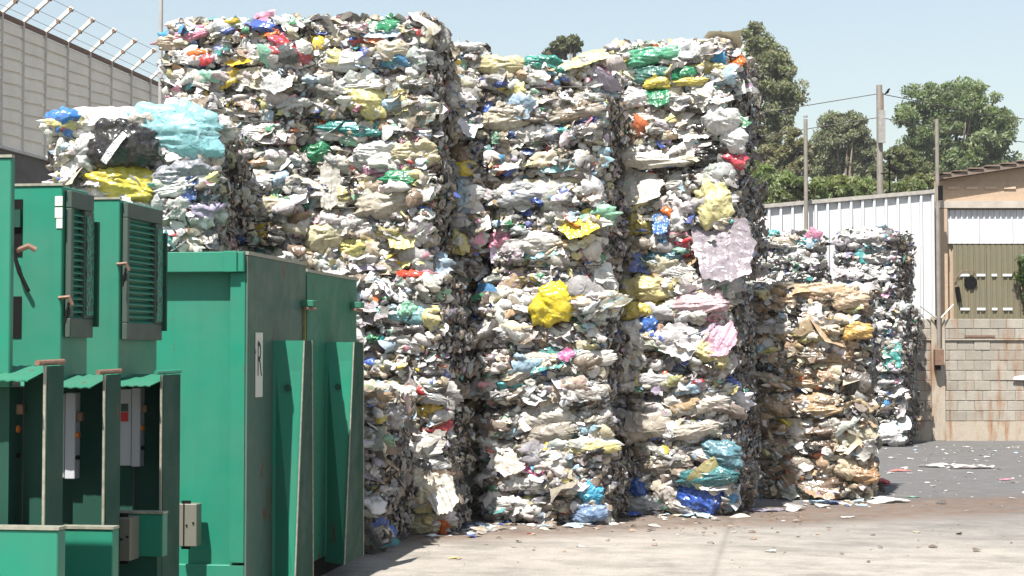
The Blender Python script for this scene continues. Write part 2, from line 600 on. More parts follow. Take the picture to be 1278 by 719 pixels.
def cube_grid(n):
    """closed unit cube grid, verts shared only inside a face (displacement is continuous in position)"""
    t = np.linspace(-1, 1, n)
    a, b = np.meshgrid(t, t)
    a, b = a.ravel(), b.ravel()
    o = np.ones_like(a)
    i, j = np.meshgrid(np.arange(n - 1), np.arange(n - 1))
    q = (j * n + i).ravel()
    q0 = np.stack([q, q + 1, q + 1 + n, q + n], 1)
    Vs, Qs, off = [], [], 0
    for P, flip in ((np.stack([a, -o, b], 1), 0), (np.stack([a, o, b], 1), 1), (np.stack([o, a, b], 1), 0),
                    (np.stack([-o, a, b], 1), 1), (np.stack([a, b, o], 1), 0), (np.stack([a, b, -o], 1), 1)):
        Vs.append(P)
        Qs.append((q0[:, ::-1] if flip else q0) + off)
        off += len(P)
    return np.concatenate(Vs), np.concatenate(Qs)


CG_V, CG_Q = cube_grid(26)


class Bale:
    def __init__(s, name_label, style, w, d, h, loc, yaw, seed, dens=1.0, faces='frlt', side_style=None, group=None, big=1.0, tilt=0.0):
        s.w, s.d, s.h, s.style = w, d, h, style
        s.rng = np.random.default_rng(seed)
        s.seed = seed
        rng = s.rng
        s.root = thing('plastic_bale', name_label, 'bale', loc, yaw, group)
        s.root.rotation_euler = (tilt * .6, tilt, yaw)
        nrow = int(rng.integers(4, 6))
        zb = np.linspace(0, h, nrow + 1)
        zb[1:-1] += rng.normal(0, .03, nrow - 1)
        s.zb = zb
        s.so = rng.uniform(0, 500, 3)
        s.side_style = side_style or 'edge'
        s.core()
        s.wires()
        s.scraps(dens, faces)
        s.pieces(dens * big, faces)
        s.big_sheets(dens)

    # bulge between the wires plus slow lumps
    def off(s, P):
        z = np.clip(P[:, 2], 0, s.h)
        k = np.clip(np.searchsorted(s.zb, z, side='right') - 1, 0, len(s.zb) - 2)
        t = (z - s.zb[k]) / (s.zb[k + 1] - s.zb[k])
        prof = 1 - np.abs(2 * t - 1) ** 3
        wav = (vnoise(P * np.array([3.3, 3.3, .1]) + np.stack([k * 7.7, k * 3.1, k * 0], 1) + s.so, s.seed % 977) - .5)
        end = np.clip(1 - np.minimum(z, s.h - z) / .09, 0, 1)
        zn_ = np.clip(z / s.h * 2 - 1, -1, 1)
        return .06 * (1 - zn_ ** 2) - .11 * end ** 2 + .075 * (prof - 1) + .10 * wav * (0.4 + .6 * prof) + .15 * (vnoise(P * 1.7 + s.so, 5) - .5)

    def slope(s, z):
        z = np.clip(z, 0, s.h - 1e-4)
        k = np.clip(np.searchsorted(s.zb, z, side='right') - 1, 0, len(s.zb) - 2)
        t = (z - s.zb[k]) / (s.zb[k + 1] - s.zb[k])
        return np.sign(2 * t - 1) * np.abs(2 * t - 1) ** 2

    def core(s):
        P = CG_V.copy()
        nrm = np.sign(P) * np.abs(P) ** 6
        nrm /= np.linalg.norm(nrm, axis=1, keepdims=True)
        X = P * np.array([s.w / 2, s.d / 2, s.h / 2]) + np.array([0, 0, s.h / 2])
        side = np.clip(np.hypot(nrm[:, 0], nrm[:, 1]), 0, 1)
        rid = np.abs(fbm(X * 13 + s.so, 3, 3) - .5) * 2
        dsp = s.off(X) * side - .085 - .10 * rid + .05 * (fbm(X * 6 + s.so, 9, 2) - .5)
        V = X + nrm * dsp[:, None]
        V[:, 2] = np.clip(V[:, 2], 0.002, None)
        cell = np.floor((X + .06 * (fbm(X * 8 + s.so, 21, 2) - .5)[:, None]) * np.array([13, 13, 19])).astype(np.int64)
        hv = (_hash(cell[:, 0], cell[:, 1], cell[:, 2], s.seed) * 255).astype(int)
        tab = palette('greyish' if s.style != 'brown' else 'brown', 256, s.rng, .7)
        me = np_mesh('packed_core', V, CG_Q, M['core'], tab[hv] * .45, False)  # core colour scaled down, painting the shade of the gaps between pieces
        o = bpy.data.objects.new('packed_core', me)
        COL.objects.link(o)
        o.parent = s.root

    def wires(s):
        hw, hd = s.w / 2 - .015, s.d / 2 - .015
        for z in s.zb[1:-1]:
            jz = s.rng.normal(0, .012, 12)
            pts = []
            for k, (x, y) in enumerate([(-hw, -hd), (-hw * .33, -hd - .03), (hw * .33, -hd - .03), (hw, -hd), (hw + .03, -hd * .33), (hw + .03, hd * .33), (hw, hd), (hw * .3, hd), (-hw * .3, hd), (-hw, hd), (-hw - .02, hd * .3), (-hw - .02, -hd * .3)]):
                pts.append((x, y, z + jz[k]))
            MB().tube(pts + pts[:1], .0038, 4, False).build('baling_wire', M['wire'], s.root)

    def frame(s, face, a, b):
        """positions/axes on a face; a,b in [-1,1] / [0,1]; returns P,t,up,n"""
        n = len(a)
        hw, hd = s.w / 2, s.d / 2
        o, z = np.ones(n), np.zeros(n)
        if face == 'f':
            P = np.stack([a * hw, -hd * o, b * s.h], 1); nr = (0, -1, 0); t = (1, 0, 0)
        elif face == 'k':
            P = np.stack([a * hw, hd * o, b * s.h], 1); nr = (0, 1, 0); t = (-1, 0, 0)
        elif face == 'r':
            P = np.stack([hw * o, a * hd, b * s.h], 1); nr = (1, 0, 0); t = (0, 1, 0)
        elif face == 'l':
            P = np.stack([-hw * o, a * hd, b * s.h], 1); nr = (-1, 0, 0); t = (0, -1, 0)
        else:
            P = np.stack([a * hw, (b * 2 - 1) * hd, s.h * o], 1); nr = (0, 0, 1); t = (1, 0, 0)
        nr = np.tile(np.array(nr, float), (n, 1))
        t = np.tile(np.array(t, float), (n, 1))
        if face != 't':
            of = s.off(P)
            # corners pulled in a little
            of -= .09 * np.clip((np.abs(a) - .84) / .16, 0, 1) ** 2
            P = P + nr * of[:, None]
            nr = nr + np.array([0, 0, 1.0]) * (s.slope(b * s.h) * .75)[:, None]
            # vertical edges roll outwards
            e = np.clip((np.abs(a) - .8) / .2, 0, 1) * np.sign(a)
            nr = nr + t * (e * .6)[:, None]
        else:
            P[:, 2] += .06 * (vnoise(P * 3 + s.so, 8) - .5) - .035
        return P, t, nr

    def axes(s, t, nr, rot, jit):
        rng = s.rng
        nr = nr + rng.normal(0, jit, nr.shape)
        nr /= np.linalg.norm(nr, axis=1, keepdims=True)
        t = t - nr * (t * nr).sum(1, keepdims=True)
        t /= np.linalg.norm(t, axis=1, keepdims=True)
        bz = np.cross(nr, t)
        c, sn = np.cos(rot)[:, None], np.sin(rot)[:, None]
        return t * c + bz * sn, bz * c - t * sn, nr

    def scraps(s, dens, faces):
        rng = s.rng
        Vs, Cs = [], []
        for face, cnt in (('f', 1150), ('r', 1150), ('l', 240), ('t', 300), ('k', 80)):
            n = int(cnt * dens * (1 if face in faces else .22) * s.h * 0.9)
            a = rng.uniform(-1.02, 1.02, n)
            b = rng.uniform(0.01, 1.0, n)
            P, t, nr = s.frame(face, a, b)
            wdt = np.exp(rng.normal(math.log(.080 if face != 'r' else .052), .48, n))
            hgt = wdt * rng.uniform(.35, .95, n)
            rot = rng.normal(0, .45 if face != 'r' else 1.0, n)
            tx, ty, nz = s.axes(t, nr, rot, .34)
            T = SMALLV[rng.integers(0, len(SMALLV), n)]
            dep = wdt * rng.uniform(.7, 1.5, n)
            P = P + nz * rng.uniform(-.105, .035, n)[:, None]
            V = P[:, None, :] + T[:, :, 0:1] * (tx * wdt[:, None])[:, None, :] + T[:, :, 1:2] * (ty * hgt[:, None])[:, None, :] + T[:, :, 2:3] * (nz * dep[:, None])[:, None, :]
            c = palette(s.style if face in 'ft' else s.side_style, n, rng, .42 if face in 'ft' else .7)  # scraps blended darker so gaps and sides carry shade in their colour
            Vs.append(V.reshape(-1, 3))
            Cs.append(np.repeat(c, V.shape[1], 0))
        V = np.concatenate(Vs)
        C = np.concatenate(Cs)
        V[:, 2] = np.clip(V[:, 2], .004, None)
        k = SMALLV.shape[1]
        Q = (SMALLQ[None] + (np.arange(len(V) // k) * k)[:, None, None]).reshape(-1, 4)
        me = np_mesh('plastic_scraps', V, Q, M['scrap'], C, True)
        o = bpy.data.objects.new('plastic_scraps', me)
        COL.objects.link(o)
        o.parent = s.root
        o['kind'] = 'stuff'

    def put(s, name, me, P, tx, ty, nz, w, h, dp, col):
        o = bpy.data.objects.new(name, me)
        COL.objects.link(o)
        o.parent = s.root
        mt = Matrix(((tx[0] * w, ty[0] * h, nz[0] * dp, P[0]), (tx[1] * w, ty[1] * h, nz[1] * dp, P[1]), (tx[2] * w, ty[2] * h, nz[2] * dp, P[2]), (0, 0, 0, 1)))
        o.matrix_local = mt
        o.color = (*[float(x) for x in col], 1)
        return o

    def pieces(s, dens, faces):
        rng = s.rng
        for face, cnt, base in (('f', 92, .155), ('r', 15, .09), ('l', 6, .12), ('t', 14, .13)):
            if face not in faces:
                continue
            n = int(cnt * dens * s.h * .9)
            # pieces sit in the rows between the wires
            row = rng.integers(0, len(s.zb) - 1, n)
            zc = s.zb[row] + (s.zb[row + 1] - s.zb[row]) * np.clip(rng.normal(.5, .2, n), .08, .92)
            a = rng.uniform(-1, 1, n)
            b = zc / s.h if face != 't' else rng.uniform(0, 1, n)
            P, t, nr = s.frame(face, a, b)
            wdt = np.clip(np.exp(rng.normal(math.log(base), .56, n)), .07, .46)
            hgt = wdt * rng.uniform(.38, .75, n)
            hgt = np.minimum(hgt, .22)
            rot = rng.normal(0, .25 if face != 'r' else .8, n)
            tx, ty, nz = s.axes(t, nr, rot, .26)
            dep = np.minimum(wdt, .2) * rng.uniform(.8, 1.5, n)
            P = P + nz * rng.uniform(-.075, .035, n)[:, None]
            c = palette(s.style if face in 'ft' else s.side_style, n, rng, .30 if face in 'ft' else .5)  # stronger dark blend on the sides, again as painted shade
            for i in range(n):
                nm, kd, me = PIECES[int(rng.integers(0, len(PIECES)))]
                if P[i][2] - hgt[i] * .5 < .01:
                    P[i][2] = hgt[i] * .5 + .01
                s.put(nm, me, P[i], tx[i], ty[i], nz[i], wdt[i], hgt[i], dep[i], c[i])

    def big_sheets(s, dens):
        # a few wide flattened bags pressed into the front of each bale
        rng = s.rng
        n = int(6 * dens + .5)
        row = rng.permutation(np.arange(n) % (len(s.zb) - 1))
        b = (s.zb[row] + (s.zb[row + 1] - s.zb[row]) * rng.uniform(.35, .65, n)) / s.h
        a = rng.uniform(-.8, .8, n)
        P, t, nr = s.frame('f', a, b)
        wdt = rng.uniform(.28, .56, n)
        hgt = rng.uniform(.11, .2, n)
        tx, ty, nz = s.axes(t, nr, rng.normal(0, .14, n), .1)
        ks = dict(white=34, offwhite=26, lgrey=16, cream=10, taupe=5, grey=4, pblue=3, pyellow=3, aqua=1, pink=1, lilac=1)
        if s.style == 'brown':
            ks = dict(tan=30, cream=20, offwhite=20, taupe=20, brown=8)
        w = np.array(list(ks.values()), float)
        for i in range(n):
            c = np.array(PAL[list(ks)[int(rng.choice(len(ks), p=w / w.sum()))]]) * rng.uniform(.8, 1.05)
            lst = BAGS if rng.random() < .75 else DRAPES
            s.put('plastic_bag' if lst is BAGS else 'loose_film', lst[int(rng.integers(0, len(lst)))], P[i] + nz[i] * .005, tx[i], ty[i], nz[i], wdt[i], hgt[i], .16, c)

    def local_on_front(s, px, py):
        mw = Matrix.Translation(s.root.location) @ s.root.rotation_euler.to_matrix().to_4x4()
        n = np.array((mw.to_3x3() @ Vector((0, -1, 0)))[:])
        p0 = np.array((mw @ Vector((0, -s.d / 2 - .02, 0)))[:])
        q = on_plane(px, py, p0, n)
        return np.array((mw.inverted() @ Vector(q))[:])

    def special(s, box, colour, kind='bag', out=.03, rot=0., label=None, k=None, side=False, depth=1.0):
        """one large recognisable piece measured on the front face (box in photo pixels)"""
        x0, y0, x1, y1 = box
        A, B = s.local_on_front(x0, y1), s.local_on_front(x1, y0)
        w, h = abs(B[0] - A[0]), abs(B[2] - A[2])
        P = (A + B) / 2
        P[0] = min(max(P[0], -s.w / 2 - .04 + w * .3), s.w / 2 + .08 - w * .25)
        P[2] = min(P[2], s.h - h * .3)
        sf = max(float(s.off(np.array([[P[0] + q * w * .3, -s.d / 2, P[2]]]))[0]) for q in (-1, 0, 1))
        P[1] = -s.d / 2 - sf - out * .55 + .005
        lst = BAGS if kind == 'bag' else DRAPES if kind == 'drape' else [p[2] for p in PIECES if p[1] == kind]
        s.nsp = getattr(s, 'nsp', 0) + 1
        me = lst[((s.seed if k is None else k) + s.nsp * 2) % len(lst)]
        tx = np.array([math.cos(rot), 0, math.sin(rot)])
        ty = np.array([-math.sin(rot), 0, math.cos(rot)])
        nz = np.array([0, -1.0, 0])
        if kind == 'drape':
            nz = np.array([0.08, -.96, .05])
        nm = {'bag': 'plastic_bag', 'drape': 'loose_film', 'sheet': 'crumpled_film', 'wad': 'film_wad', 'pillow': 'plastic_bag', 'flap': 'loose_film'}[kind]
        c = PAL[colour] if isinstance(colour, str) else tuple(v * .78 for v in colour)
        o = s.put(nm, me, P, tx, ty, nz, w * 1.0, h * 1.0, min(w, h, .3) * 1.1 * depth, c)
        if label:
            o['label'] = label
        return o


#        name: (X0, X1, Yfront at centre, yaw deg, depth, [heights bottom..top], style list, faces list)
def stack(X0, X1, Yf, yaw, depth, hs, styles, labels, seed, dens=1.0, faces=None, shifts=None, big=1.0, group=None):
    out, z = [], 0.0
    w = X1 - X0
    ya = R(yaw)
    for k, h in enumerate(hs):
        rr = random.Random(seed * 31 + k)
        sx, dy, dyaw, dw = (shifts[k] if shifts else (rr.uniform(-.045, .045), rr.uniform(-.06, .06), rr.uniform(-3, 3), 0))
        yw = ya + R(dyaw)
        # centre so that the front face lies at Yf
        fx, fy = (X0 + X1) / 2 + sx, Yf + dy
        cx, cy = fx - math.sin(yw) * depth / 2, fy + math.cos(yw) * depth / 2
        fc = faces[k] if faces else ('frlt' if k == len(hs) - 1 else 'frl')
        dn = dens[k] if isinstance(dens, (list, tuple)) else dens
        out.append(Bale(labels[k], styles[k], w + dw, depth, h, (cx, cy, z), yw, seed * 10 + k, dn, fc, None, group, big))
        z += h - .015
    return out


G_ = 'bales of compressed plastic in the yard'
LBL_L = ['plastic bale at the bottom of the stack hidden behind the green power units',
         'white and grey plastic bale under the one with the teal and black bags',
         'bale with a large teal bag, black sack and yellow bag, above the green machines']
SL = stack(-5.74, -4.38, 13.05, 6.5, 1.3, [1.19, 1.19, 1.21], ['greyish', 'pale', 'pale'], LBL_L, 1, [.35, 1, 1], ['f', 'frl', 'frlt'], None, .9, G_)
LBL_S = ['single grey plastic bale on the ground squeezed in behind the green container fins']
SS = stack(-4.20, -3.02, 13.15, 0, 1.25, [1.27], ['greyish'], LBL_S, 2, 1.15, ['frlt'], None, 1, G_)
LBL_A = ['plastic bale at the foot of the leftmost tall stack, behind the containers',
         'second bale up in the leftmost tall stack, behind the teal bag bale',
         'third bale up in the leftmost tall stack, white film with small blue scraps',
         'top bale of the leftmost tall stack with beige film and orange scraps']
SA = stack(-5.36, -4.10, 14.62, -1, 1.3, [1.14, 1.19, 1.19, 1.19], ['greyish', 'greyish', 'pale', 'mixed'], LBL_A, 3, [.3, .8, 1, 1], ['f', 'fr', 'frl', 'frlt'], None, 1, G_)
LBL_B = ['ground level bale beside the green container, cream film over white bags at its foot',
         'bale just right of the green container edge with green and red scraps',
         'bale with pale yellow bags and green film above the green container',
         'top bale of the second tall stack with a pale yellow bag at its middle']
SB = stack(-4.13, -2.90, 14.75, -1, .85, [1.14, 1.185, 1.185, 1.185], ['yellowish', 'mixed', 'yellowish', 'mixed'], LBL_B, 4, 1.0, ['frl', 'frl', 'frl', 'frlt'],
           [(.11, 0, -6, .0), (.10, -.04, -5, 0), (-.02, .05, 1, 0), (-.02, .06, 1, 0)], 1, G_)
LBL_C = ['shaded bale at the bottom of the recessed stack between the two lit stacks',
         'second bale of the recessed stack, in shade between the lit stacks',
         'third bale of the recessed stack, white and blue with a yellow scrap',
         'top bale of the recessed stack beside a pale yellow film roll']
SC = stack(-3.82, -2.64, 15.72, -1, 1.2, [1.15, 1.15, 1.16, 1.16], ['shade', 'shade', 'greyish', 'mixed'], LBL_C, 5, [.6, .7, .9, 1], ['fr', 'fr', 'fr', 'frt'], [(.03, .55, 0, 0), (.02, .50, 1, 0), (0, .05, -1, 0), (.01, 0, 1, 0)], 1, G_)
LBL_D = ['ground level bale of the middle stack with a light blue bag at its bottom corner',
         'second bale of the middle stack, with a bright yellow bag hanging out',
         'third bale of the middle stack with pink and yellow film and a pale top edge',
         'top bale of the middle stack with green film and a pale yellow roll']
SD = stack(-2.61, -1.47, 15.70, -4, 1.3, [1.10, 1.12, 1.05, 1.17], ['greyish', 'greyish', 'mixed', 'mixed'], LBL_D, 6, 1.0, ['frl', 'frl', 'frl', 'frlt'],
           [(.02, 0, 0, .04), (-.02, -.08, 3, .10), (.03, .08, -1, -.08), (-.01, .02, 2, .02)], 1, G_)
LBL_E = ['ground level bale with blue and dark teal bags, at the brown earth strip',
         'second bale of the tallest lit stack with pink, yellow and blue bags',
         'third bale of the tallest lit stack with a hanging pale lilac sheet',
         'top bale with big green and yellow bags against the trees']
SE = stack(-1.55, -.31, 16.78, -10, 1.45, [1.18, 1.19, 1.12, 1.29], ['greyish', 'mixed', 'greyish', 'pale'], LBL_E, 7, 1.0, ['frl', 'frl', 'frl', 'frlt'],
           [(.02, 0, 0, .0), (-.01, -.09, 2, .03), (.02, .06, -2, .08), (.03, .0, 2, .05)], 1, G_)
LBL_F = ['lower brown stained bale right of the tall stacks, standing on the asphalt',
         'upper brown stained bale half in the shadow of the tall stack']
SF = stack(-.06, 1.14, 18.62, -6, 1.3, [1.16, 1.18], ['brown', 'brown'], LBL_F, 8, 1.0, ['frl', 'frlt'], None, 1, G_)
LBL_G = ['bottom bale of the far stack hidden behind the brown bales',
         'middle bale of the far stack behind the brown bales',
         'top bale of the far stack just behind the brown bales, against the white fence']
SG = stack(-.25, .97, 27.3, -6, 1.4, [1.19, 1.19, 1.19], ['bluish', 'bluish', 'bluish'], LBL_G, 9, [.4, .6, .85], ['fr', 'fr', 'frlt'], None, .75, G_)
LBL_H = ['bottom bale of the farthest stack, next to the concrete block wall',
         'middle bale of the farthest stack, with a teal bag, next to the block wall',
         'top bale of the farthest stack, right of the dark gap by the white fence']
SH = stack(1.28, 2.30, 29.45, -17, 1.35, [1.25, 1.22, 1.26], ['bluish', 'bluish', 'bluish'], LBL_H, 10, [.85, .85, .85], ['frl', 'frl', 'frlt'],
           [(.03, 0, 0, .1), (.06, 0, 0, .04), (0, 0, 0, 0)], .75, G_)

# recognisable pieces
L3, B1, B2, B3, B4 = SL[2], SB[0], SB[1], SB[2], SB[3]
L3.special((156, 128, 282, 196), (.30, .62, .68), 'bag', .07, -.12, 'large teal plastic bag', 0, depth=.8)
L3.special((112, 150, 200, 216), 'black', 'bag', .22, -.2, 'shiny black refuse sack', 1)
L3.special((114, 204, 196, 254), (.66, .56, .06), 'bag', .07, -.2, 'yellow plastic bag', 2)
L3.special((60, 134, 104, 168), (.04, .22, .60), 'wad', .06, 0, 'blue film', 3)
L3.special((92, 166, 140, 214), (.6, .6, .6), 'bag', .05, .2, None, 3)
L3.special((190, 198, 268, 246), (.30, .32, .36), 'bag', .03, .1, None, 4)
L3.special((225, 222, 250, 252), (.03, .08, .25), 'drape', .05, 0, None, 1)
L3.special((66, 112, 220, 150), 'offwhite', 'bag', .02, 0., None, 1, depth=.6)
SL[1].special((200, 262, 266, 296), 'lgrey', 'bag', .04, 0, None, 2)
SL[1].special((205, 284, 268, 314), 'white', 'bag', .05, 0, None, 3)
SL[1].special((242, 262, 262, 278), 'pink', 'wad', .07, 0, None, 2)
SA[3].special((238, 62, 264, 78), 'orange', 'wad', .06)
SA[3].special((282, 70, 312, 84), (.8, .5, .03), 'flap', .06, .1)
SA[3].special((240, 88, 275, 106), 'pgreen', 'wad', .05)
SA[3].special((330, 36, 352, 50), 'orange', 'wad', .06)
SA[3].special((195, 40, 235, 66), (.60, .50, .36), 'bag', .05)
SA[3].special((328, 80, 372, 118), 'lgrey', 'drape', .05)
B4.special((428, 106, 486, 146), (.76, .70, .30), 'bag', .06, -.25, None, 0)
B4.special((482, 112, 512, 142), 'pyellow', 'drape', .06, .1)
B4.special((398, 148, 478, 172), (.04, .30, .28), 'bag', .05, -.05, None, 2)
B4.special((466, 48, 510, 80), (.66, .60, .46), 'bag', .05, 0, None, 4)
B4.special((460, 18, 498, 40), 'green', 'wad', .05)
B3.special((372, 176, 412, 206), 'green', 'bag', .05, .15, None, 1)
B3.special((440, 164, 505, 200), 'white', 'bag', .06, 0, None, 3)
B3.special((488, 168, 545, 206), (.66, .58, .36), 'bag', .05, .1, None, 1)
B3.special((478, 212, 520, 236), 'green', 'bag', .05, 0, None, 0)
B3.special((440, 236, 530, 276), (.56, .50, .40), 'bag', .04, .12, None, 2)
B3.special((400, 196, 425, 262), (.50, .48, .42), 'drape', .07, 0)
B3.special((420, 284, 470, 322), (.74, .66, .22), 'bag', .06, 0, None, 4)
B3.special((484, 280, 520, 312), 'pyellow', 'drape', .06, 0)
B3.special((372, 275, 430, 318), (.70, .64, .40), 'bag', .03, 0, None, 3)
B2.special((496, 316, 532, 334), (.70, .06, .03), 'wad', .06, -.1, 'bright red film', 1)
B2.special((498, 376, 522, 400), 'pgreen', 'bag', .05, -.4, None, 1)
B2.special((500, 480, 530, 496), 'red', 'wad', .05, 0)
B1.special((496, 500, 548, 524), (.72, .50, .06), 'bag', .05, -.05, 'yellow film', 1)
B1.special((496, 585, 560, 630), (.72, .66, .50), 'bag', .08, .0, None, 2)
B1.special((535, 575, 572, 640), (.62, .60, .55), 'drape', .08, .5, None, 0)
B1.special((498, 640, 550, 668), (.62, .55, .34), 'bag', .08, 0, None, 0)
B1.special((496, 540, 550, 580), 'offwhite', 'bag', .05, 0, None, 4)
SC[3].special((552, 96, 594, 122), 'white', 'bag', .05, 0, None, 1)
SC[2].special((556, 175, 590, 204), 'yellow', 'bag', .05, 0, None, 0)
SC[2].special((550, 140, 590, 172), (.28, .33, .42), 'bag', .04, 0, None, 2)
SC[2].special((554, 280, 584, 322), 'pyellow', 'bag', .06, 1.2, None, 3)
D1, D2, D3, D4 = SD
D4.special((594, 62, 658, 94), (.66, .60, .34), 'bag', .07, -.08, 'pale yellow rolled film', 1)
D4.special((650, 62, 702, 90), (.03, .28, .22), 'bag', .06, -.05, 'dark green film', 3)
D4.special((655, 46, 672, 64), 'pgreen', 'flap', .02, .4)
D4.special((625, 100, 656, 128), 'pyellow', 'wad', .06)
D4.special((680, 128, 756, 152), (.42, .37, .30), 'bag', .05, .12, None, 4)
D4.special((598, 135, 660, 165), (.6, .55, .42), 'bag', .05, 0, None, 0)
D3.special((604, 208, 740, 224), (.70, .62, .36), 'bag', .06, .02, None, 1)
D3.special((612, 228, 700, 258), (.42, .44, .46), 'bag', .04, 0, None, 2)
D3.special((606, 288, 640, 312), 'pink', 'bag', .06, 0, None, 0)
D3.special((700, 262, 750, 298), (.80, .66, .04), 'drape', .08, .35, 'yellow film', 2)
D3.special((645, 288, 700, 318), 'offwhite', 'bag', .05, 0, None, 3)
D2.special((664, 352, 716, 412), (.80, .64, .03), 'bag', .10, -.6, 'bright yellow plastic bag', 2)
D2.special((690, 348, 718, 368), 'blue', 'flap', .06, -.4)
D2.special((620, 452, 665, 480), (.52, .48, .40), 'bag', .05, .3, None, 3)
D2.special((690, 436, 718, 452), (.66, .16, .34), 'wad', .06, .2)
D1.special((648, 486, 716, 520), (.66, .63, .56), 'bag', .08, -.1, None, 4)
D1.special((648, 524, 720, 556), (.42, .38, .32), 'bag', .07, .08, None, 1)
D1.special((660, 558, 712, 592), (.70, .67, .60), 'bag', .08, -.2, None, 3)
D1.special((608, 548, 660, 590), (.66, .62, .56), 'drape', .06, 0, None, 1)
D1.special((722, 596, 750, 632), (.06, .42, .66), 'bag', .08, 1.2, 'light blue film', 0)
D1.special((712, 628, 760, 654), (.20, .32, .52), 'bag', .08, 0, None, 2)
D1.special((650, 575, 685, 590), (.6, .10, .30), 'flap', .08, 0)
E1, E2, E3, E4 = SE
E4.special((778, 56, 852, 84), (.10, .42, .24), 'bag', .08, .06, 'green plastic bag', 3)
E4.special((786, 80, 846, 106), (.06, .20, .16), 'bag', .04, 0, None, 1)
E4.special((800, 92, 842, 112), (.74, .60, .10), 'bag', .08, -.1, 'yellow film', 0)
E4.special((844, 96, 884, 110), (.74, .62, .14), 'bag', .08, 0, None, 2)
E4.special((838, 82, 872, 104), 'green', 'bag', .06, 0, None, 4)
E4.special((808, 108, 838, 134), 'green', 'drape', .06, 0, None, 1)
E4.special((768, 110, 812, 136), 'white', 'bag', .06, 0, None, 1)
E4.special((770, 134, 842, 160), (.72, .68, .60), 'bag', .08, 0, None, 2)
E4.special((876, 128, 924, 172), 'white', 'bag', .11, -.4, None, 3)
E4.special((902, 156, 942, 188), 'white', 'bag', .12, -.5, None, 0)
E4.special((750, 184, 862, 212), (.76, .72, .62), 'bag', .08, -.03, None, 4)
E4.special((862, 176, 912, 214), 'black', 'bag', .05, 0, 'black film', 1)
E4.special((902, 190, 930, 212), (.70, .05, .10), 'wad', .09, -.3, 'red patterned film', 2)
E4.special((914, 68, 934, 84), 'orange', 'wad', .05)
E4.special((890, 64, 906, 82), 'sky', 'wad', .06)
E3.special((738, 210, 830, 258), (.76, .74, .66), 'drape', .08, .05, None, 3)
E3.special((866, 226, 918, 282), (.76, .70, .34), 'bag', .12, .25, 'pale yellow carrier bag', 2)
E3.special((874, 268, 948, 352), (.36, .315, .36), 'drape', .16, .04, 'hanging pale lilac sheet', 0)
E3.special((828, 256, 842, 272), 'orange', 'wad', .07)
E3.special((818, 266, 838, 294), (.08, .22, .55), 'drape', .08, 0)
E3.special((836, 266, 858, 290), 'white', 'pillow', .08)
E3.special((772, 268, 820, 296), (.36, .30, .06), 'bag', .02, 0, None, 1)
E3.special((800, 310, 850, 336), (.08, .22, .28), 'bag', .02, 0, None, 3)
E2.special((766, 344, 834, 378), (.74, .64, .28), 'bag', .08, .04, 'pale yellow film', 0)
E2.special((768, 376, 822, 400), (.72, .58, .12), 'bag', .08, 0, None, 1)
E2.special((838, 362, 908, 396), (.66, .46, .50), 'bag', .07, .1, None, 2)
E2.special((882, 400, 920, 444), (.62, .36, .48), 'drape', .09, -.5, None, 1)
E2.special((796, 392, 826, 424), (.06, .18, .55), 'bag', .09, .8, 'blue film', 3)
E2.special((756, 398, 812, 440), 'white', 'bag', .06, .2, None, 4)
E2.special((820, 404, 876, 446), (.68, .66, .68), 'drape', .08, .1, None, 2)
E2.special((866, 424, 912, 460), (.62, .54, .24), 'bag', .08, -.3, None, 1)
E2.special((748, 448, 785, 496), (.50, .46, .40), 'bag', .06, 1.3, None, 2)
E1.special((742, 512, 842, 556), (.55, .49, .40), 'bag', .10, .14, 'large dirty white film bundle', 3)
E1.special((806, 484, 862, 500), (.30, .34, .35), 'bag', .06, -.05, None, 2)
E1.special((856, 480, 914, 506), (.62, .58, .50), 'bag', .08, .1, None, 0)
E1.special((840, 526, 900, 548), (.62, .56, .48), 'bag', .08, .2, None, 4)
E1.special((876, 550, 930, 582), (.12, .28, .34), 'bag', .08, -.2, 'dark blue green film', 1)
E1.special((846, 584, 924, 608), (.04, .20, .22), 'bag', .06, .05, None, 0)
E1.special((846, 596, 904, 642), (.02, .09, .45), 'bag', .10, -.55, 'bright blue plastic bag', 4)
E1.special((776, 584, 804, 622), (.03, .12, .45), 'bag', .07, 1.2, 'blue bag', 2)
E1.special((888, 574, 918, 592), (.12, .50, .58), 'wad', .08)
E1.special((772, 620, 830, 646), 'lgrey', 'bag', .07, 0, None, 1)
E1.special((822, 600, 850, 640), (.46, .42, .38), 'bag', .07, .9, None, 0)
E1.special((800, 556, 870, 590), (.42, .37, .31), 'bag', .03, 0, None, 3)
F2, F1 = SF[1], SF[0]
F2.special((1000, 378, 1030, 408), 'white', 'drape', .07, .2)
F2.special((1036, 362, 1088, 386), (.56, .42, .28), 'bag', .06, 0, None, 2)
F2.special((1048, 402, 1092, 424), (.72, .46, .14), 'bag', .07, 0, None, 0)
F2.special((1018, 416, 1042, 434), 'white', 'wad', .07)
F2.special((990, 352, 1060, 376), (.60, .44, .28), 'bag', .05, 0, None, 4)
F1.special((1042, 566, 1072, 602), (.68, .54, .36), 'bag', .08, 1.2, 'tan paper like film', 1)
F1.special((1036, 536, 1086, 560), (.70, .62, .46), 'bag', .08, 0, None, 3)
F1.special((1004, 500, 1052, 520), (.52, .36, .20), 'bag', .06, .1, None, 2)
F1.special((1054, 576, 1098, 606), (.40, .24, .12), 'bag', .06, 0, None, 0)
SH[1].special((1102, 428, 1128, 460), (.10, .42, .38), 'drape', .08, 0, 'teal bag', 1)
SH[0].special((1092, 530, 1128, 556), 'white', 'bag', .10, 0, None, 0)
SG[2].special((952, 286, 974, 298), 'teal', 'bag', .05, 0, None, 0)
SG[2].special((984, 304, 1012, 324), 'white', 'bag', .06, 0, None, 2)
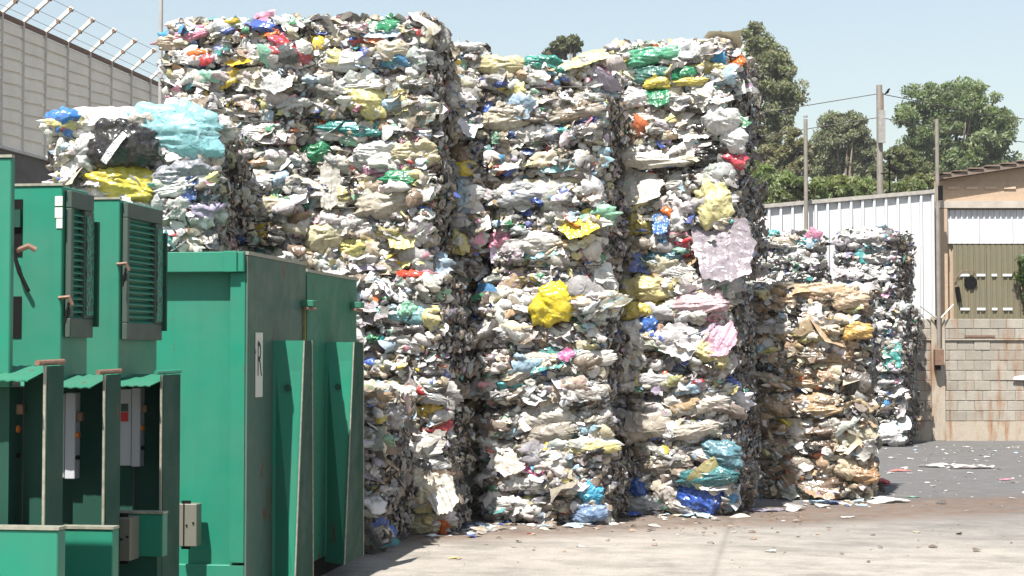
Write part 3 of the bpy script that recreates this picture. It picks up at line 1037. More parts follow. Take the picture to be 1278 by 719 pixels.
SH[2].special((1088, 336, 1112, 352), 'white', 'pillow', .07)


# printed tape across the black sack of the top bale in the teal bag stack
def printed_tape():
    A, B = L3.local_on_front(136, 206), L3.local_on_front(163, 170)
    d = B - A
    L = math.hypot(d[0], d[2])
    ang = math.atan2(d[2], d[0])
    n = 14
    vs, fs = [], []
    for i in range(n + 1):
        t = i / n
        for sgn in (-1, 1):
            vs.append((t * L, sgn * .028 * (1 + .12 * math.sin(5 * t)), .03 * math.sin(t * math.pi) + .006 * math.sin(t * 21 + sgn)))
    for i in range(n):
        fs.append((2 * i, 2 * i + 2, 2 * i + 3, 2 * i + 1))
    m, nt, b = new_mat('printed_tape')
    w = N(nt, 'TexVoronoi')
    w.inputs['Scale'].default_value = 75
    nt.links.new(coord(nt, 'Object'), w.inputs['Vector'])
    nt.links.new(ramp(nt, w.outputs[0], [(0.30, (0.03, 0.035, 0.08)), (0.36, (0.7, 0.7, 0.7))]), b.inputs[0])
    o = mesh_obj('printed_tape', vs, fs, m, L3.root, True)
    o.matrix_local = Matrix.Translation((A[0], -L3.d / 2 - .21, A[2])) @ Matrix.Rotation(-ang, 4, 'Y') @ Matrix.Rotation(math.pi / 2, 4, 'X')
    o['label'] = 'white tape with dark print'


printed_tape()


# ==================================================================== GREEN MACHINES
def Xat(px, Y):
    return float(at(px, 400, Y)[0])


def Yat(px, X):
    d = ray(px, 400)
    return float(X * d[1] / d[0])


def Zat(px, py, Y):
    return float(at(px, py, Y)[2])


CX = -3.12                                  # long side of the two containers
Y1a, Y1b, Y2b = Yat(306, CX), Yat(379, CX), Yat(443, CX)


def fin(root, Xw, Xo, Yf, ztop, zbot, dtop, dbot, back):
    """tapered hollow buttress standing off the container side"""
    Xob = Xo - .03
    yb = Yf + dtop
    # front web (faces the camera), outer web, and light edges
    MB().hexa([(Xw, Yf, zbot), (Xob, Yf - back, zbot), (Xob, Yf - back + .012, zbot), (Xw, Yf + .012, zbot),
               (Xw, Yf, ztop), (Xo, Yf, ztop), (Xo, Yf + .012, ztop), (Xw, Yf + .012, ztop)]).build('buttress_web', M['green'], root)
    MB().hexa([(Xob - .012, Yf - back + .014, zbot), (Xob, Yf - back + .014, zbot), (Xob, Yf + dbot, zbot), (Xob - .012, Yf + dbot, zbot),
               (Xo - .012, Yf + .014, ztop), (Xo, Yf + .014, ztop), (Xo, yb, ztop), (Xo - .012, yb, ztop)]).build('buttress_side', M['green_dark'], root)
    for (a, b_) in (((Xo, Yf - .004, ztop), (Xob, Yf - back - .004, zbot)), ((Xo + .002, yb, ztop), (Xob + .002, Yf + dbot, zbot))):
        MB().tube([a, b_], .006, 5).build('buttress_edge', M['edge'], root)


M['green_dark'] = paint_mat('green_paint_shaded', (0.008, 0.050, 0.034), 0.6, 0.3, spec=0.12)  # darkened green for shaded faces and niches: shade put into the paint colour
M['edge'] = plain_mat('worn_edge', (0.30, 0.30, 0.24), 0.5, 0.2, 0.5, 30)


def container(Ya, Yb, X, zt, label, first):
    root = thing('waste_container', label, 'container', (0, 0, 0), 0, 'green waste containers')
    Xl = X - 2.1
    MB().box(Xl, X, Ya + .06, Yb, .14, zt - .012).build('body', M['green'], root)
    mat = M['green_worn'] if first else M['green_side']
    MB().box(X + .002, X + .014, Ya + .004, Yb - .004, .14, zt - .02).build('side_panel', mat, root)
    pw = Xat(304, Ya) - Xat(285, Ya)
    hr = zt - Zat(250, 340, Ya)
    MB().box(Xl, X - .001, Ya - .035, Ya + .058, zt - hr, zt).build('top_rail', M['green'], root, .004)
    MB().box(X - pw, X - .001, Ya + .0, Ya + .058, .32, zt - hr - .002).build('corner_post', M['green'], root, .003)
    MB().box(Xl, X - .001, Ya + .01, Ya + .058, .10, Zat(250, 705, Ya)).build('bottom_rail', M['green'], root, .004)
    MB().box(X - .001, X + .02, Ya, Yb - .002, zt - .018, zt + .004).build('top_edge', M['edge'], root)
    MB().box(X - .2, X - .01, Ya + .1, Yb - .1, 0, .14).build('skid', M['black'], root)
    MB().box(Xl, Xl + .19, Ya + .1, Yb - .1, 0, .14).build('skid', M['black'], root)
    return root


M['green_side'] = paint_mat('green_paint_side', (0.014, 0.140, 0.082), 0.55, 0.7, 0.3, spec=0.2)
c1 = container(Y1a, Y1b, CX, 2.216, 'green steel container with rust flecked side and white letter sign', True)
c2 = container(Y1b + .03, Y2b, CX, 2.175, 'second green container, lower, standing behind the one with the letter sign', False)
# buttress fins
yf = Yat(338, CX)
fin(c1, CX + .015, Xat(380, yf), yf, Zat(370, 425, yf), .02, Yat(389, Xat(380, yf)) - yf, .34, .10)
yf2 = Yat(404, CX)
fin(c2, CX + .015, Xat(442, yf2), yf2, Zat(430, 427, yf2), .10, Yat(453, Xat(442, yf2)) - yf2, .42, .14)
# brackets on the side
for root, px, py in ((c1, 376, 379), (c2, 437, 381)):
    y = Yat(px, CX)
    z = Zat(px, py, y)
    MB().box(CX + .015, CX + .10, y - .06, y + .05, z - .022, z + .022).build('bracket', M['green_side'], root, .004)
    MB().tube([(CX + .06, y - .1, z - .035), (CX + .06, y + .14, z - .035)], .012, 6).build('hinge_pin', M['rusty'], root)
y = Yat(377, CX)
MB().box(CX + .016, CX + .03, y - .035, y - .012, Zat(377, 430, y), Zat(377, 384, y)).build('rusty_strap', plain_mat('yellow_rust', (0.22, 0.16, 0.03), 0.7, 0, .6, 40), c1)
# corner catch, small round knobs
xx = Xat(291, Y1a)
MB().box(xx - .05, xx + .035, Y1a - .05, Y1a - .036, 2.216 - .125, 2.216 + .004).build('rail_patch', M['green'], c1, .003)
for root, px, py in ((c1, 359, 484), (c2, 422, 483)):
    yy = yf if root is c1 else yf2
    p = at(px, py, yy - .02)
    MB().tube([(p[0], yy - .004, p[2]), (p[0], yy - .03, p[2])], .022, 10).build('bolt_cap', M['green_dark'], root)
# letter sign
sy0, sy1 = Yat(315.5, CX), Yat(324, CX)
sz0, sz1 = Zat(320, 496, sy0), Zat(320, 415, sy0)
sg = MB().box(CX + .016, CX + .022, sy0, sy1, sz0, sz1).build('sign_plate', M['white_sign'], c1)
cu = bpy.data.curves.new('sign_letter', 'FONT')
cu.body = 'R'
cu.size = 1.0
cu.align_x = 'CENTER'
cu.align_y = 'CENTER'
cu.materials.append(M['ink'])
tmp = bpy.data.objects.new('sign_letter_outline', cu)
COL.objects.link(tmp)
bpy.context.view_layer.update()
lme = bpy.data.meshes.new_from_object(tmp.evaluated_get(bpy.context.evaluated_depsgraph_get()))
bpy.data.objects.remove(tmp)
lo = bpy.data.objects.new('sign_letter', lme)
COL.objects.link(lo)
lo.parent = sg
lo.matrix_local = Matrix.Translation((CX + .0235, (sy0 + sy1) / 2, sz0 + (sz1 - sz0) * .56)) @ Matrix.Rotation(math.pi / 2, 4, 'Z') @ Matrix.Rotation(math.pi / 2, 4, 'X') @ Matrix.Diagonal((.17, .31, 1, 1))


def junction_box(root, px0, px1, py0, py1, Yf, dp):
    x0, x1 = Xat(px0, Yf), Xat(px1, Yf)
    z0, z1 = Zat(px0, py1, Yf), Zat(px0, py0, Yf)
    jb = MB().box(x0, x1, Yf, Yf + dp, z0, z1).build('junction_box', M['khaki_box'], root, .004)
    xm = x0 + (x1 - x0) * .36
    MB().box(xm - .004, xm + .004, Yf - .003, Yf - .001, z0 - .004, z1 + .004).build('box_seam', M['black'], jb)
    for fx in (.5, .84):
        xs = x0 + (x1 - x0) * fx
        zs = z0 + (z1 - z0) * (.5 if fx < .6 else .56)
        MB().tube([(xs, Yf - .007, zs), (xs, Yf + .002, zs)], .006, 8).build('screw', M['black'], jb)
    for z, dz in ((z1, .018), (z0, -.018)):
        MB().box(xm - .022, xm + .03, Yf + .02, Yf + .04, min(z, z + dz), max(z, z + dz)).build('clamp', M['black'], jb)
    return jb


junction_box(c1, 222.5, 247, 629, 682, Y1a - .10, .095)


# ---- power units with louvred side doors and open switch niches
def power_unit(px_r, py_t, Y0, dep, px_n, niche_dep, label, spec):
    root = thing('power_unit', label, 'machine', (0, 0, 0), 0, 'green power units in a row')
    Xr = Xat(px_r, Y0)
    zt = Zat(px_r, py_t, Y0)
    Xl = Xr - 1.0
    MB().box(Xl, Xr, Y0, Y0 + dep, 1.47, zt).build('housing', M['green'], root, .004)
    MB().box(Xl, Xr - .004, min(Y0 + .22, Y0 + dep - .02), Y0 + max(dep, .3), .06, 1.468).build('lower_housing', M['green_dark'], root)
    MB().box(Xl - .002, Xr + .004, Y0 - .006, Y0 + .02, zt + .001, zt + .012).build('top_edge', M['edge'], root)
    if spec.get('louver'):
        z0, z1 = spec['louver']
        ya, yb = Y0 + .03, Y0 + dep - .01
        X = Xr + .002
        dr = thing_part('louvre_door', root)
        for (a0, a1, b0, b1, nm) in ((ya, yb, z1 - .075, z1, 'frame_rail'), (ya, yb, z0, z0 + .085, 'frame_rail'), (ya, ya + .03, z0 + .087, z1 - .077, 'frame_stile'), (yb - .10, yb, z0 + .087, z1 - .077, 'frame_stile')):
            MB().box(X, X + .03, a0, a1, b0, b1).build(nm, M['green_grey'], dr, .003)
        n = 17
        ph = (z1 - z0 - .16) / n
        for i in range(n):
            zc = z0 + .085 + (i + .5) * ph
            MB().hexa([(X + .001, ya + .032, zc - ph * .1), (X + .024, ya + .032, zc - ph * .62), (X + .024, yb - .102, zc - ph * .62), (X + .001, yb - .102, zc - ph * .1),
                       (X + .001, ya + .032, zc + ph * .1), (X + .024, ya + .032, zc - ph * .45), (X + .024, yb - .102, zc - ph * .45), (X + .001, yb - .102, zc + ph * .1)]).build('slat', M['green'], dr)
        MB().box(X + .031, X + .036, yb - .09, yb - .01, z0 + .1, z1 - .1).build('mesh_strip', M['mesh'], dr)
        hz = spec['latch']
        MB().tube([(X - .01, Y0 - .01, hz), (X + .035, Y0 + .0, hz + .005), (X + .045, Y0 + .01, hz - .03)], .009, 7).build('latch_handle', M['rusty'], dr)
        MB().tube([(X + .03, Y0 + .01, hz - .02), (X + .02, Y0 - .01, hz - .11)], .006, 5).build('latch_lever', M['black'], dr)
        MB().box(X, X + .05, yb + .0, yb + .02, z0 + .05, z1 - .12).build('door_edge', M['green_dark'], dr)
    # niche
    Xn = Xat(px_n, Y0)
    zn = spec['niche_top']
    yb = Y0 + niche_dep
    nz0 = spec['niche_bottom']
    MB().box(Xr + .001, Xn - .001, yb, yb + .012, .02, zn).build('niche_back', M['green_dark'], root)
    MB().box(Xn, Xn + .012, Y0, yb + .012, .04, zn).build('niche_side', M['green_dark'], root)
    MB().box(Xn - .002, Xn + .008, Y0 - .012, Y0 - .001, .3, zn).build('niche_edge', M['edge'], root)
    # corrugated hood
    vs, fs = [], []
    n = 22
    xa, xb = Xr - .30, Xn - .02
    for i in range(n + 1):
        x = xa + (xb - xa) * i / n
        zz = .0025 * (1 if i % 2 else -1)
        vs += [(x, yb, zn - .0 + zz), (x, Y0 - .11, zn - .05 + zz), (x, yb, zn - .008 + zz), (x, Y0 - .11, zn - .055 + zz)]
    for i in range(n):
        b = 4 * i
        fs += [(b, b + 1, b + 5, b + 4), (b + 2, b + 6, b + 7, b + 3), (b + 1, b + 3, b + 7, b + 5)]
    mesh_obj('hood', vs, fs, M['green_side'], root)
    MB().tube([(Xn - .01, Y0 - .05, zn + .012), (Xn + .006, yb + .02, zn + .016)], .011, 10).build('pipe', spec['pipe'], root)
    # switch box on the machine side, seen edge on
    ex0, ex1, ez0, ez1 = spec['box']
    ys = yb - .055
    eb = MB().box(ex0, ex1 - .052, ys, yb - .002, ez0, ez1).build('electrical_box', M['grey_box'], root, .003)
    MB().box(ex1 - .046, ex1, ys - .006, yb - .002, ez0 - .004, ez1 + .006).build('box_door', M['grey_box'], eb, .003)
    zl = ez1
    MB().box(ex1 + .001, ex1 + .03, ys, ys + .03, zl - .12, zl - .08).build('door_lock', M['rusty'], eb, .004)
    MB().tube([(ex1, ys + .01, ez0 + .19), (ex1 + .014, ys + .01, ez0 + .19)], .014, 8).build('indicator', M['orange'], eb)
    MB().tube([(ex1, ys + .01, ez0 + .09), (ex1 + .016, ys + .01, ez0 + .09)], .010, 8).build('push_button', M['black'], eb)
    sx = ex1 - .055
    MB().box(sx - .05, sx - .012, ys - .003, ys - .001, zl - .115, zl - .075).build('grey_label', M['green_grey'], eb)
    MB().box(sx - .05, sx - .012, ys - .003, ys - .001, zl - .165, zl - .118).build('red_label', M['red'], eb)
    # pedestal box below the niche
    bx0, bx1, bz0, bz1, by = spec['ped']
    pb = MB().box(bx0, bx1, by, by + .07, bz0, bz1).build('pedestal_box', M['green'], root, .004)
    MB().box(bx0 + .001, bx1 + .006, by - .006, by + .06, bz1 + .001, bz1 + .012).build('pedestal_lip', M['edge'], pb)
    if bz0 > .1:
        MB().box(bx0 + .05, bx1 - .03, by + .01, by + .07, .0, bz0 - .002).build('pedestal_leg', M['green_dark'], pb)
    MB().box(Xl + .1, Xr - .1, Y0 + .1, Y0 + dep - .05, 0, .058).build('skid', M['black'], root)
    return root, Xr, zt, Xn


def thing_part(name, parent):
    o = bpy.data.objects.new(name, None)
    o.empty_display_size = .05
    COL.objects.link(o)
    o.parent = parent
    return o


_m, _nt, _b = new_mat('expanded_mesh')
_w = N(_nt, 'TexVoronoi', feature='DISTANCE_TO_EDGE')
_w.inputs['Scale'].default_value = 55
_nt.links.new(world_pos(_nt, (1, 1, .5)), _w.inputs['Vector'])
_nt.links.new(ramp(_nt, _w.outputs[0], [(0.08, (0.02, 0.19, 0.12)), (0.16, (0.01, 0.03, 0.022))]), _b.inputs[0])
M['mesh'] = _m

Yu1, Yu2, Yu3 = 6.0, 7.0, 8.0
ped = lambda a, b, t, bo, Y: (Xat(a, Y), Xat(b, Y), max(0.0, Zat(a, bo, Y)), Zat(a, t, Y), Y)
u3, X3, z3, Xn3 = power_unit(148, 249, Yu3, Yat(196, Xat(148, Yu3)) - Yu3, 202, Yat(222, Xat(202, Yu3)) - Yu3, 'green power unit with clear louvred side panel, beside the big container',
    dict(louver=(Zat(148, 424, Yu3), Zat(148, 252, Yu3)), latch=Zat(150, 330, Yu3), niche_top=Zat(200, 468, Yu3), niche_bottom=.35, pipe=M['green'],
         box=(Xat(136, Yu3 + .08), Xat(168, Yu3 + .08), Zat(160, 583, Yu3 + .08), Zat(160, 486, Yu3 + .08)), ped=ped(143, 205, 641, 694, Yu3 - .14)))
junction_box(u3, 143.5, 165, 646, 700, Yu3 - .27, .12)
u2, X2, z2, Xn2 = power_unit(76, 232, Yu2, Yat(109, Xat(76, Yu2)) - Yu2, 131, Yat(147, Xat(131, Yu2)) - Yu2, 'green power unit with three white stickers at its louvred corner',
    dict(louver=(Zat(76, 421, Yu2), Zat(76, 237, Yu2)), latch=Zat(78, 372, Yu2), niche_top=Zat(130, 468, Yu2), niche_bottom=.35, pipe=M['rusty'],
         box=(Xat(62, Yu2 + .08), Xat(94, Yu2 + .08), Zat(90, 597, Yu2 + .08), Zat(90, 492, Yu2 + .08)), ped=ped(77, 143, 660, 735, Yu2 - .14)))
u1, X1, z1, Xn1 = power_unit(12, 197, Yu1, Yat(17, Xat(12, Yu1)) - Yu1, 57, Yat(75, Xat(57, Yu1)) - Yu1, 'nearest green power unit, cut off by the edge of the picture',
    dict(niche_top=Zat(55, 457, Yu1), niche_bottom=.4, pipe=M['rusty'], box=(Xat(-12, Yu1 + .08), Xat(20, Yu1 + .08), Zat(10, 598, Yu1 + .08), Zat(10, 478, Yu1 + .08)), ped=ped(-60, 75, 660, 800, Yu1 - .16)))
for k, (a, b) in enumerate(((245, 257), (259, 272), (273, 285))):
    MB().box(Xat(67.5 + 2 * (k == 2), Yu2), Xat(77.5, Yu2) - .002, Yu2 - .004, Yu2 - .001, Zat(70, b, Yu2), Zat(70, a, Yu2)).build('white_sticker', M['white_sign'], u2)
# dark opening with a padlocked bar and a hanging cable on the second unit
MB().box(Xat(-20, Yu2), Xat(27, Yu2), Yu2 - .004, Yu2 - .001, Zat(20, 320, Yu2), Zat(20, 249, Yu2)).build('opening', M['black'], u2)
MB().box(Xat(-20, Yu2), Xat(26, Yu2), Yu2 - .02, Yu2 - .005, Zat(20, 284, Yu2), Zat(20, 262, Yu2)).build('cross_bar', M['green_dark'], u2)
MB().box(Xat(-20, Yu2), Xat(27, Yu2), Yu2 - .004, Yu2 - .001, Zat(20, 422, Yu2), Zat(20, 370, Yu2)).build('opening', M['black'], u2)
MB().tube([(X1 + .004, Yu1 + .05, Zat(14, 312, Yu1)), (X1 + .05, Yu1 + .05, Zat(14, 306, Yu1)), (X1 + .075, Yu1 + .06, Zat(14, 311, Yu1))], .011, 8).build('latch_handle', M['rusty'], u1)
q = at(18, 318, Yu2 - .03)
MB().tube([tuple(q), tuple(at(24, 340, Yu2 - .04)), tuple(at(36, 364, Yu2 - .03))], .009, 6).build('cable', M['black'], u2)

# ==================================================================== LEFT WALL WITH BARBED WIRE
P0 = at(0, 15, 21.5)
WX, WZT = float(P0[0]), float(P0[2])
WZB = Zat(0, 181, 21.5)
M['sheet_wall'] = plain_mat('pale_sheet', (0.84, 0.75, 0.62), 0.6, 0, .18, 3)
M['concrete_dark'] = plain_mat('dark_concrete', (0.13, 0.115, 0.10), 0.85, 0, .4, 3)
M['post_grey'] = plain_mat('weathered_post', (0.56, 0.53, 0.48), 0.7, 0, .3, 9)
bw = thing('boundary_wall', 'tall pale panelled wall with slanted barbed wire arms behind the bales', 'wall')
MB().box(WX - .35, WX - .02, 14.0, 40.0, 0, WZB - .04).build('wall_base', M['concrete_dark'], bw)
MB().box(WX - .36, WX + .03, 14.0, 40.0, WZB - .038, WZB).build('ledge', M['post_grey'], bw)
MB().box(WX - .05, WX + .012, 14.0, 40.0, WZT - .05, WZT + .01).build('top_rail', M['rusty'], bw)
seams = [Yat(p, WX) for p in (-55, -28, -2, 25, 53, 81, 109, 136, 161, 185, 208, 230, 251)]
step = 0.19
for i in range(len(seams) - 1):
    ya, yb = seams[i] + .02, seams[i + 1] - .02
    rise = .075 * (yb - ya)
    vs, fs = [], []
    nr = 10  # stepped ribs, shaped to produce the streak shadows on the panels
    hh = (WZT - .06 - WZB - .01)
    for k in range(nr):
        zb = WZB + .005 + hh * k / nr
        zt2 = WZB + .005 + hh * (k + .80) / nr
        zc = WZB + .005 + hh * (k + 1) / nr
        for (z, x) in ((zb, WX - .004), (zt2, WX - .006), (zt2 + .004, WX - .024), (zc - .002, WX - .024)):
            kk = min(max((z - WZB) / hh, 0), 1)
            vs += [(x, ya, z), (x, yb, z + rise * math.sin(kk * math.pi))]
    for k in range(len(vs) // 2 - 1):
        b = 2 * k
        fs.append((b, b + 1, b + 3, b + 2))
    mesh_obj('wall_panel', vs, fs, M['sheet_wall'], bw)
for i, ys in enumerate(seams):
    MB().box(WX - .03, WX + .018, ys - .018, ys + .018, WZB, WZT + .02).build('post', M['post_grey'], bw)
    a = (WX - .01, ys, WZT)
    b = (WX + .40, ys + .02, WZT + .34)
    arm = MB().hexa([(WX - .03, ys - .025, WZT), (WX + .03, ys - .025, WZT - .0), (WX + .03, ys + .025, WZT), (WX - .03, ys + .025, WZT),
                     (WX + .38, ys - .022, WZT + .37), (WX + .43, ys - .022, WZT + .33), (WX + .43, ys + .022, WZT + .33), (WX + .38, ys + .022, WZT + .37)]).build('barbed_wire_arm', M['post_grey'], bw)
    for t in (.45, .92):
        x = WX + .41 * t
        MB().box(x - .012, x + .03, ys - .03, ys + .03, WZT + .35 * t - .03, WZT + .35 * t + .022).build('wire_clip', M['rusty'], arm)
for t in (.2, .5, .95):
    x, z = WX + .41 * t + .02, WZT + .35 * t
    MB().tube([(x, seams[0], z)] + [(x, (seams[k] + seams[k + 1]) / 2, z - .012) for k in range(len(seams) - 1)] + [(x, seams[-1], z)], .0045, 4, False).build('barbed_wire', M['steel'], bw)
M['pole_light'] = plain_mat('galvanised_pole', (0.34, 0.33, 0.31), 0.6, 0, .3, 7)
# lamp post behind the first tall stack
p = at(201, 10, 26.0)
lp = thing('lamp_post', 'thin grey lamp post behind the leftmost tall stack', 'post', (p[0], 26.0, 0))
MB().tube([(0, 0, 0), (0, 0, 8.6)], .042, 10, True, .03).build('pole', M['pole_light'], lp)
MB().box(-.1, .5, -.08, .08, 8.62, 8.72).build('lamp_head', M['post_grey'], lp)

# ==================================================================== BLOCK WALL, WHITE FENCE, WORKSHOP
WO = ground_at(1145, 550)
SC_ = 68.7


def wx(px):
    return (px - 1145) / SC_


def wz(py):
    return (550 - py) / SC_


def rust_mat(name, ca, cb, rust, rough=.85, sc=1.0, bnd=0.0):
    m, nt, b = new_mat(name)
    oi = N(nt, 'ObjectInfo')
    wp = world_pos(nt)
    c = mix(nt, oi.outputs['Random'], ca, cb)
    c = mix(nt, mathn(nt, 'MULTIPLY', ramp(nt, noise(nt, wp, 6 * sc, 6, .7), [(.35, (0, 0, 0)), (.7, (1, 1, 1))]), .4), c, tuple(v * .62 for v in ca))
    st = noise(nt, world_pos(nt, (5, 5, .9)), 1.1, 6, .65)
    c = mix(nt, mathn(nt, 'MULTIPLY', ramp(nt, st, [(.50, (0, 0, 0)), (.68, (1, 1, 1))]), rust), c, (0.22, 0.105, 0.04))
    nt.links.new(c, b.inputs['Base Color'])
    b.inputs['Roughness'].default_value = rough
    bump(nt, b, noise(nt, wp, 26, 5, .7), .5, .012)
    return m


M['block'] = rust_mat('concrete_block', (0.24, 0.22, 0.185), (0.33, 0.305, 0.262), .75)
M['mortar'] = rust_mat('mortar', (0.22, 0.195, 0.16), (0.22, 0.195, 0.16), .5)
M['plinth'] = rust_mat('plinth_concrete', (0.345, 0.30, 0.24), (0.345, 0.30, 0.24), .95)
M['white_sheet'] = paint_mat('white_sheet_metal', (0.52, 0.53, 0.54), .5, .15, .12)
M['khaki_sheet'] = paint_mat('khaki_sheet_metal', (0.14, 0.125, 0.075), .55, .3, .2)
M['tan_wall'] = rust_mat('tan_brick_render', (0.37, 0.275, 0.195), (0.37, 0.275, 0.195), .12, .9, 2)
M['roof_tile'] = rust_mat('brown_roof', (0.17, 0.13, 0.105), (0.17, 0.13, 0.105), .2, .9, 2)

bwall = thing('block_wall', 'pale concrete block wall with rust stains at the end of the yard', 'wall', (WO[0], WO[1], 0), YAW)
ZP, CH = .36, .1835
MB().box(-5.5, 9, .012, .30, 0, 2.20).build('mortar_core', M['mortar'], bwall)
MB().box(-5.5, 9, -.03, .028, 0, ZP - .01).build('plinth', M['plinth'], bwall)
MB().box(-5.5, 9, -.028, .028, ZP + 8 * CH - .004, ZP + 8 * CH + .022).build('ledge', M['plinth'], bwall)
BLW = .30
rb = random.Random(3)
blk_mesh = {}


def block_mesh(w):
    key = round(w, 3)
    if key not in blk_mesh:
        o = MB().box(0, w, 0, .05, 0, CH - .010).build('concrete_block', M['block'], None, .006)
        blk_mesh[key] = o.data
        bpy.data.objects.remove(o)
    return blk_mesh[key]


px_a, px_b = wx(1163), wx(1180)
for r in range(10):
    z = ZP + r * CH + (.026 if r >= 8 else 0)
    x = -1.2 - (BLW / 2 if r % 2 else 0)
    while x < 4.2:
        w = BLW - .009
        segs = [(x, x + w)]
        if x < px_b + .006 and x + w > px_a - .006:
            segs = [(a, b) for a, b in ((x, px_a - .01), (px_b + .01, x + w)) if b - a > .05]
        for a, b in segs:
            o = bpy.data.objects.new('concrete_block', block_mesh(b - a))
            COL.objects.link(o)
            o.parent = bwall
            o.location = (a, .0 + rb.uniform(-.007, .007), z)
        x += BLW
MB().box(px_a, px_b, -.045, .028, 0, 2.26).build('pilaster', M['plinth'], bwall, .006)
# cable conduit stain bracket across the wall
MB().box(wx(1205), wx(1243), -.02, -.002, wz(421), wz(418.5)).build('rusty_flat_bar', M['rusty'], bwall)
MB().hexa([(wx(1264), -.05, wz(474)), (wx(1290), -.05, wz(475)), (wx(1290), -.03, wz(475)), (wx(1264), -.03, wz(474)),
           (wx(1266), -.05, wz(470)), (wx(1290), -.05, wz(466)), (wx(1290), -.03, wz(466)), (wx(1266), -.03, wz(470))]).build('white_plate', M['white_sheet'], bwall)

# white corrugated fence above the wall
fence = thing('corrugated_fence', 'white corrugated sheet fence behind the far bale stacks', 'fence', (WO[0], WO[1], 0), YAW)


def fence_top(x):
    return wz(255) + (x - wx(943)) * (wz(235) - wz(255)) / (wx(1172) - wx(943))


x = -5.4
i = 0
while x < wx(1170) - .05:
    x1 = min(x + .86, wx(1171))
    prof = []
    xx = x
    while xx < x1 - .001:
        for dx, dy in ((0, 0), (.14, 0), (.15, -.055), (.19, -.055), (.2, 0)):
            if xx + dx <= x1 + 1e-4:
                prof.append((xx + dx, dy))
        xx += .215
    prof.append((x1, 0))
    vs, fs = [], []
    oy = .10 + (.006 if i % 2 else 0)
    for (a, b) in prof:
        vs += [(a, oy + b, 2.10), (a, oy + b, fence_top(a) - .03)]
    for k in range(len(prof) - 1):
        fs.append((2 * k, 2 * k + 2, 2 * k + 3, 2 * k + 1))
    mesh_obj('fence_sheet', vs, fs, M['white_sheet'], fence)
    x = x1 - .004
    i += 1
xa, xb = -5.4, wx(1172)
MB().hexa([(xa, .03, fence_top(xa) - .07), (xb, .03, fence_top(xb) - .07), (xb, .16, fence_top(xb) - .07), (xa, .16, fence_top(xa) - .07),
           (xa, .03, fence_top(xa)), (xb, .03, fence_top(xb)), (xb, .16, fence_top(xb)), (xa, .16, fence_top(xa))]).build('cap_rail', plain_mat('grey_cap', (.34, .32, .29), .7, 0, .4, 12), fence)
for p in (930, 1000, 1080, 1150):
    MB().box(wx(p) - .04, wx(p) + .04, .16, .24, 0, fence_top(wx(p)) - .08).build('post', M['steel'], fence)
for p in (952, 1055, 1135):
    for yy in (288, 345, 367):
        MB().tube([(wx(p), .05, wz(yy)), (wx(p), .11, wz(yy))], .018, 6).build('sheet_bolt', M['black'], fence)

# workshop at the right
ws = thing('workshop', 'tan workshop with brown roof, white shutter and khaki sheet door', 'building', (WO[0], WO[1], 0), YAW)
XB0 = wx(1177)
MB().hexa([(XB0, .45, 0), (9, .45, 0), (9, 4, 0), (XB0 + 1.0, 4, 0), (XB0, .45, wz(222)), (9, .45, wz(222)), (9, 4, wz(222)), (XB0 + 1.0, 4, wz(222))]).build('wall', M['tan_wall'], ws)
RZ = lambda x, py: wz(py) + .155 * (x - XB0)
MB().hexa([(XB0 - .04, .26, RZ(XB0, 222)), (9, .26, RZ(9, 222)), (9, 4.2, RZ(9, 222)), (XB0 + 1.05, 4.2, RZ(XB0 + 1, 222)),
           (XB0 - .04, .26, RZ(XB0, 217)), (9, .26, RZ(9, 217)), (9, 4.2, RZ(9, 217)), (XB0 + 1.05, 4.2, RZ(XB0 + 1, 217))]).build('roof', M['roof_tile'], ws)
MB().prism([(XB0, wz(222)), (9, wz(222)), (9, RZ(9, 222)), (XB0, RZ(XB0, 222) - .002)], 'y', .46, .7).build('gable_wall', M['tan_wall'], ws)
for k in range(22):
    xx = XB0 + k * .3
    zz = RZ(xx + .26, 217)
    MB().box(xx, xx + .26, .23, .6, zz + .002, zz + .016 + .012 * rb.random()).build('roof_tile', M['roof_tile'], ws)
MB().box(XB0, 9, .30, .448, wz(257), wz(248)).build('lintel', plain_mat('grey_lintel', (.40, .36, .31), .85, 0, .3, 6), ws)
MB().box(XB0 - .02, wx(1190), .28, .448, 0, wz(258)).build('brick_pier', M['tan_wall'], ws)
for k in range(4):
    a = wx(1193 + 24 * k)
    MB().box(a, a + .22, .425, .449, wz(232), wz(229)).build('vent_brick', plain_mat('pale_brick', (.5, .38, .27), .9), ws)


def ribbed(name, x0, x1, z0, z1, y, pitch, mat, parent):
    vs, fs, prof, xx = [], [], [], x0
    while xx < x1 - pitch:
        prof += [(xx, 0), (xx + pitch * .6, 0), (xx + pitch * .7, -.022), (xx + pitch * .9, -.022)]
        xx += pitch
    prof.append((x1, 0))
    for a, b in prof:
        vs += [(a, y + b, z0), (a, y + b, z1)]
    for k in range(len(prof) - 1):
        fs.append((2 * k, 2 * k + 2, 2 * k + 3, 2 * k + 1))
    return mesh_obj(name, vs, fs, mat, parent)


